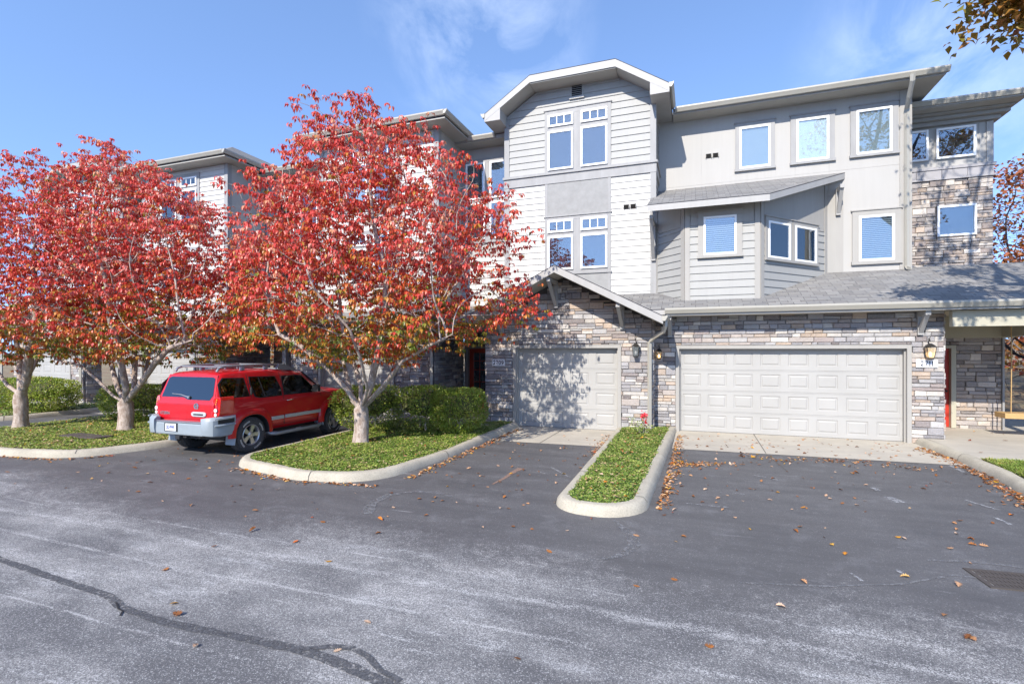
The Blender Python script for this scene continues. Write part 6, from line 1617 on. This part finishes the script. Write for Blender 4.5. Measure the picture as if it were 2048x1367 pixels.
# rear bumper: body, corners, step top
mb = CMB(); mb.box(-.70, .70, -.03, .24, .48, .735); bmp = mb.build('rear_bumper', M['cargrey'], CT, bevel=.03)
mb = CMB(); mb.box(-.69, .69, -.035, .14, .738, .76); mb.build('step_pad', M['railgrey'], bmp, bevel=.008)
for sg in (1, -1):
    mb = CMB(); V = []
    # corner wraps round the side to the wheel arch
    ring0 = [(.66,-.055),(.80,-.045),(.90,.02),(.955,.14),(.965,.36),(.955,.52)]
    for (x, y), z0, z1 in zip(ring0, (.47,.46,.45,.44,.44,.46), (.84,.86,.865,.87,.875,.875)):
        V += [(sg*x, y, z0+.04), (sg*(x+.012), y-.01, z0+.12), (sg*(x+.012), y-.01, z1-.06), (sg*(x-.03), y+.02, z1), (sg*(x-.14 if x > .8 else x), y+.12, z1), (sg*(x-.14 if x > .8 else x), y+.12, z0)]
    n_ = len(ring0); Fc = [(i*6+k, i*6+(k+1)%6, (i+1)*6+(k+1)%6, (i+1)*6+k) for i in range(n_-1) for k in range(6)]+[tuple(range(6)), tuple((n_-1)*6+k for k in range(6))[::-1]]
    mb.faces(V, Fc); cn = mb.build('bumper_corner', M['cargrey'], bmp, smooth=30)
    mb = CMB(); mb.extr([(sg*.974,.08,.735),(sg*.982,.46,.735),(sg*.982,.46,.82),(sg*.974,.08,.82)], (sg*.003,0,0)); mb.build('step_recess', M['rubber'], cn)
    mb = CMB(); mb.tube([(sg*.955,.02,.70),(sg*.995,.10,.70),(sg*.998,.46,.705)], .022, 8); mb.tube([(sg*.955,.02,.84),(sg*.99,.10,.845),(sg*.992,.46,.845)], .014, 8); mb.build('step_edge', M['cargrey'], cn, smooth=50)
    mb = CMB(); mb.extr([(sg*.70,.50,.50),(sg*.965,.50,.50),(sg*.975,.46,.24),(sg*.72,.46,.24)], (0,.03,0)); mb.build('mud_flap', M['cargrey'], CT, bevel=.01)
    mb = CMB(); mb.extr([(sg*.76,WF-.50,.56),(sg*.965,WF-.50,.60),(sg*.975,WF-.46,.30),(sg*.78,WF-.46,.30)], (0,-.03,0)); mb.build('mud_flap', M['cargrey'], CT, bevel=.01)
    # side step bar, mouldings, handles, mirror
    mb = CMB(); mb.tube([(sg*.78,1.46,.40),(sg*.93,1.50,.335),(sg*.965,1.60,.325),(sg*.965,3.0,.325),(sg*.93,3.10,.335),(sg*.78,3.13,.40)], .050, 10); s0 = mb.build('side_step', M['railgrey'], CT, smooth=50)
    mb = CMB()
    for y0_ in (1.62, 2.38): mb.box(min(sg*.925,sg*1.005), max(sg*.925,sg*1.005), y0_, y0_+.56, .368, .380)
    mb.build('step_tread', M['rubber'], s0)
    mb = CMB()
    mb.box(min(sg*.924,sg*.948), max(sg*.924,sg*.948), 1.50, 1.875, .635, .715); mb.box(min(sg*.924,sg*.948), max(sg*.924,sg*.948), 1.92, 3.12, .640, .720); mb.build('side_moulding', M['silver'], CT, bevel=.008)
    mb = CMB(); mb.tube([(sg*.915,1.99,1.05),(sg*.945,2.02,1.055),(sg*.948,2.15,1.06),(sg*.915,2.18,1.06)], .014, 8); mb.build('door_handle', M['chrome'], CT, smooth=50)
    mb = CMB(); mb.box(min(sg*.86,sg*.905), max(sg*.86,sg*.905), .965, 1.005, 1.26, 1.42); mb.build('door_handle', M['rubber'], CT, bevel=.008)
    mb = CMB(); mb.tube([(sg*.86,2.86,1.22),(sg*.98,2.84,1.24)], .022, 6); mb.extr([(sg*.94,2.80,1.19),(sg*1.12,2.80,1.20),(sg*1.13,2.80,1.36),(sg*1.08,2.80,1.385),(sg*.95,2.80,1.37)], (0,.10,0)); mb.build('mirror', M['rubber'], CT, bevel=.015)
    # roof rails
    mb = CMB(); mb.tube([(sg*.60,.36,1.775),(sg*.60,.40,1.845),(sg*.60,.52,1.885),(sg*.60,1.3,1.900),(sg*.60,2.05,1.895)], .026, 8); rl = mb.build('roof_rail', M['railgrey'], CT, smooth=50)
    mb = CMB(); mb.box(sg*.60-.035, sg*.60+.035, .95, 1.04, 1.79, 1.875); mb.box(sg*.60-.035, sg*.60+.035, 1.60, 1.69, 1.79, 1.875); mb.build('rail_foot', M['railgrey'], rl, bevel=.01)
mb = CMB()
for y in (.50, 1.30, 2.0): mb.tube([(-.60,y,1.880),(.60,y,1.880)], .017, 8)
mb.build('crossbars', M['railgrey'], CT, smooth=50)
# rack fairing at the front: hollow wedge
mb = CMB(); Fr = [(x_, 2.02+ (0 if abs(x_) < .3 else -.0), 1.90) for x_ in (-.66,.66)]
for sg in (1, -1): mb.extr([(sg*.66,1.95,1.795),(sg*.66,2.0,1.91),(sg*.66,2.18,1.91),(sg*.66,2.55,1.77),(sg*.66,2.45,1.75)], (-sg*.07,0,0))
mb.extr([(-.59,2.0,1.885),(-.59,2.0,1.91),(-.59,2.16,1.91),(-.59,2.22,1.885)], (1.18,0,0)); mb.extr([(-.59,2.40,1.765),(-.59,2.42,1.80),(-.59,2.55,1.775)], (1.18,0,0)); mb.build('rack_fairing', M['railgrey'], CT, bevel=.008)
mb = CMB(); mb.box(-.56, .56, .55, 1.95, 1.862, 1.868); mb.v = mb.v; 
basket = CMB()
for x_ in (-.3, 0, .3): basket.tube([(x_,.5,1.87),(x_,2.0,1.87)], .009, 6)
basket.build('rack_slats', M['railgrey'], CT, smooth=50)
# windscreen, plate, hitch, exhaust
mb = CMB(); mb.faces([(-.70,2.715,1.695),(.70,2.715,1.695),(.80,3.27,1.245),(-.80,3.27,1.245)], [(0,1,2,3)]); mb.v = [(x, y+.012, z+.014) for x, y, z in mb.v]; mb.build('windscreen', M['tint'], CT)
mb = CMB(); mb.box(-.40, -.02, -.040, -.030, .545, .725); mb.build('plate_mount', M['rubber'], bmp, bevel=.004)
mb = CMB(); mb.box(-.36, -.055, -.048, -.041, .56, .71); pl_ = mb.build('number_plate', M['plate_white'], bmp, bevel=.002)
FPt = Frame((CX, CY0-.049*KS, 0), (1,0,0), (0,-1,0))
M['plate_blue'] = simple('plate_blue', (.05, .08, .30), .5)
text_mesh(pl_, FPt, 'DD·9WL', -.2075*KS, .635*KS, .10*KS, .001, M['plate_blue'], wid=.25*KS, bold=.003, ext=.001)
mb = CMB(); mb.box(-.16, .16, .02, .12, .42, .50); mb.box(-.06, .06, -.06, .06, .40, .47); mb.build('tow_hitch', M['rubber'], bmp, bevel=.008)
mb = CMB(); mb.tube([(.42,.10,.44),(.42,.5,.44)], .035, 10); mb.build('exhaust', M['iron'], CT, smooth=50)
# ================================================================== CAMERA, LIGHT, SKY
cd = bpy.data.cameras.new('camera'); cam = bpy.data.objects.new('camera', cd); col.objects.link(cam)
cam.location = (0, 0, H); cam.rotation_euler = (R(90), 0, TH)
cd.sensor_width = 36; cd.lens = FL/2048*36; cd.shift_y = (HV-683.5)/2048; cd.clip_start = .05; cd.clip_end = 2000
scene.camera = cam
sd = Vector((-.15, -1, .74)).normalized()
ld = bpy.data.lights.new('sun', 'SUN'); ld.energy = 3.7; ld.angle = R(.53); ld.color = (1, .93, .83)
lo = bpy.data.objects.new('sun', ld); col.objects.link(lo); lo.rotation_euler = sd.to_track_quat('Z', 'Y').to_euler(); lo.location = sd*60
n = N('World', True)
sky = n.n('ShaderNodeTexSky', _sky_type='NISHITA'); sky.sun_disc = False; sky.sun_elevation = math.asin(sd.z)
sky.sun_rotation = math.atan2(sd.x, sd.y); sky.altitude = 200; sky.air_density = 1.0; sky.dust_density = .1; sky.ozone_density = 2.6
d = n.n('ShaderNodeTexCoord').outputs['Generated']
sp = n.n('ShaderNodeSeparateXYZ', Vector=d)
lift = n.n('ShaderNodeVectorMath', _operation='ADD'); n.set(lift.inputs[0], d); lift.inputs[1].default_value = (0, 0, .20)
n.set(sky.inputs[0], n.n('ShaderNodeVectorMath', i0=lift.outputs[0], _operation='NORMALIZE').outputs[0])
z = n.math('ADD', n.math('MAXIMUM', sp.outputs[2], 0), .12)
cx = n.math('DIVIDE', sp.outputs[0], z); cy = n.math('DIVIDE', sp.outputs[1], z)
cv = n.n('ShaderNodeCombineXYZ', X=cx, Y=cy, Z=0.0).outputs[0]
def near(c, r):
    q = n.n('ShaderNodeVectorMath', _operation='DISTANCE'); n.set(q.inputs[0], d); q.inputs[1].default_value = c; return n.mr(q.outputs['Value'], r, r*.3)
cl = n.noise(n.mapv(cv, (1.4, .8, 1), (0, 0, R(35))), 2.4, 9, .60, dist=.8)
fac = n.math('MULTIPLY', n.mr(cl, .42, .78), n.math('ADD', n.math('MULTIPLY', near((-.33, .77, .545), .2), .85), n.math('ADD', n.math('MULTIPLY', near((.33, .86, .39), .22), .65), n.math('MULTIPLY', near((.1, -.7, .7), .9), .5), True), True))
c = n.mix(n.math('MULTIPLY', fac, .5), n.n('ShaderNodeVectorMath', i0=sky.outputs[0], i1=(1.12, 1.14, 1.22), _operation='MULTIPLY').outputs[0], (5.6, 6.1, 6.9))
bg = n.n('ShaderNodeBackground', Color=c, Strength=.15); o = n.n('ShaderNodeOutputWorld'); n.set(o.inputs[0], bg)
scene.view_settings.view_transform = 'Standard'; scene.view_settings.look = 'None'; scene.view_settings.gamma = 1; scene.view_settings.exposure = .98
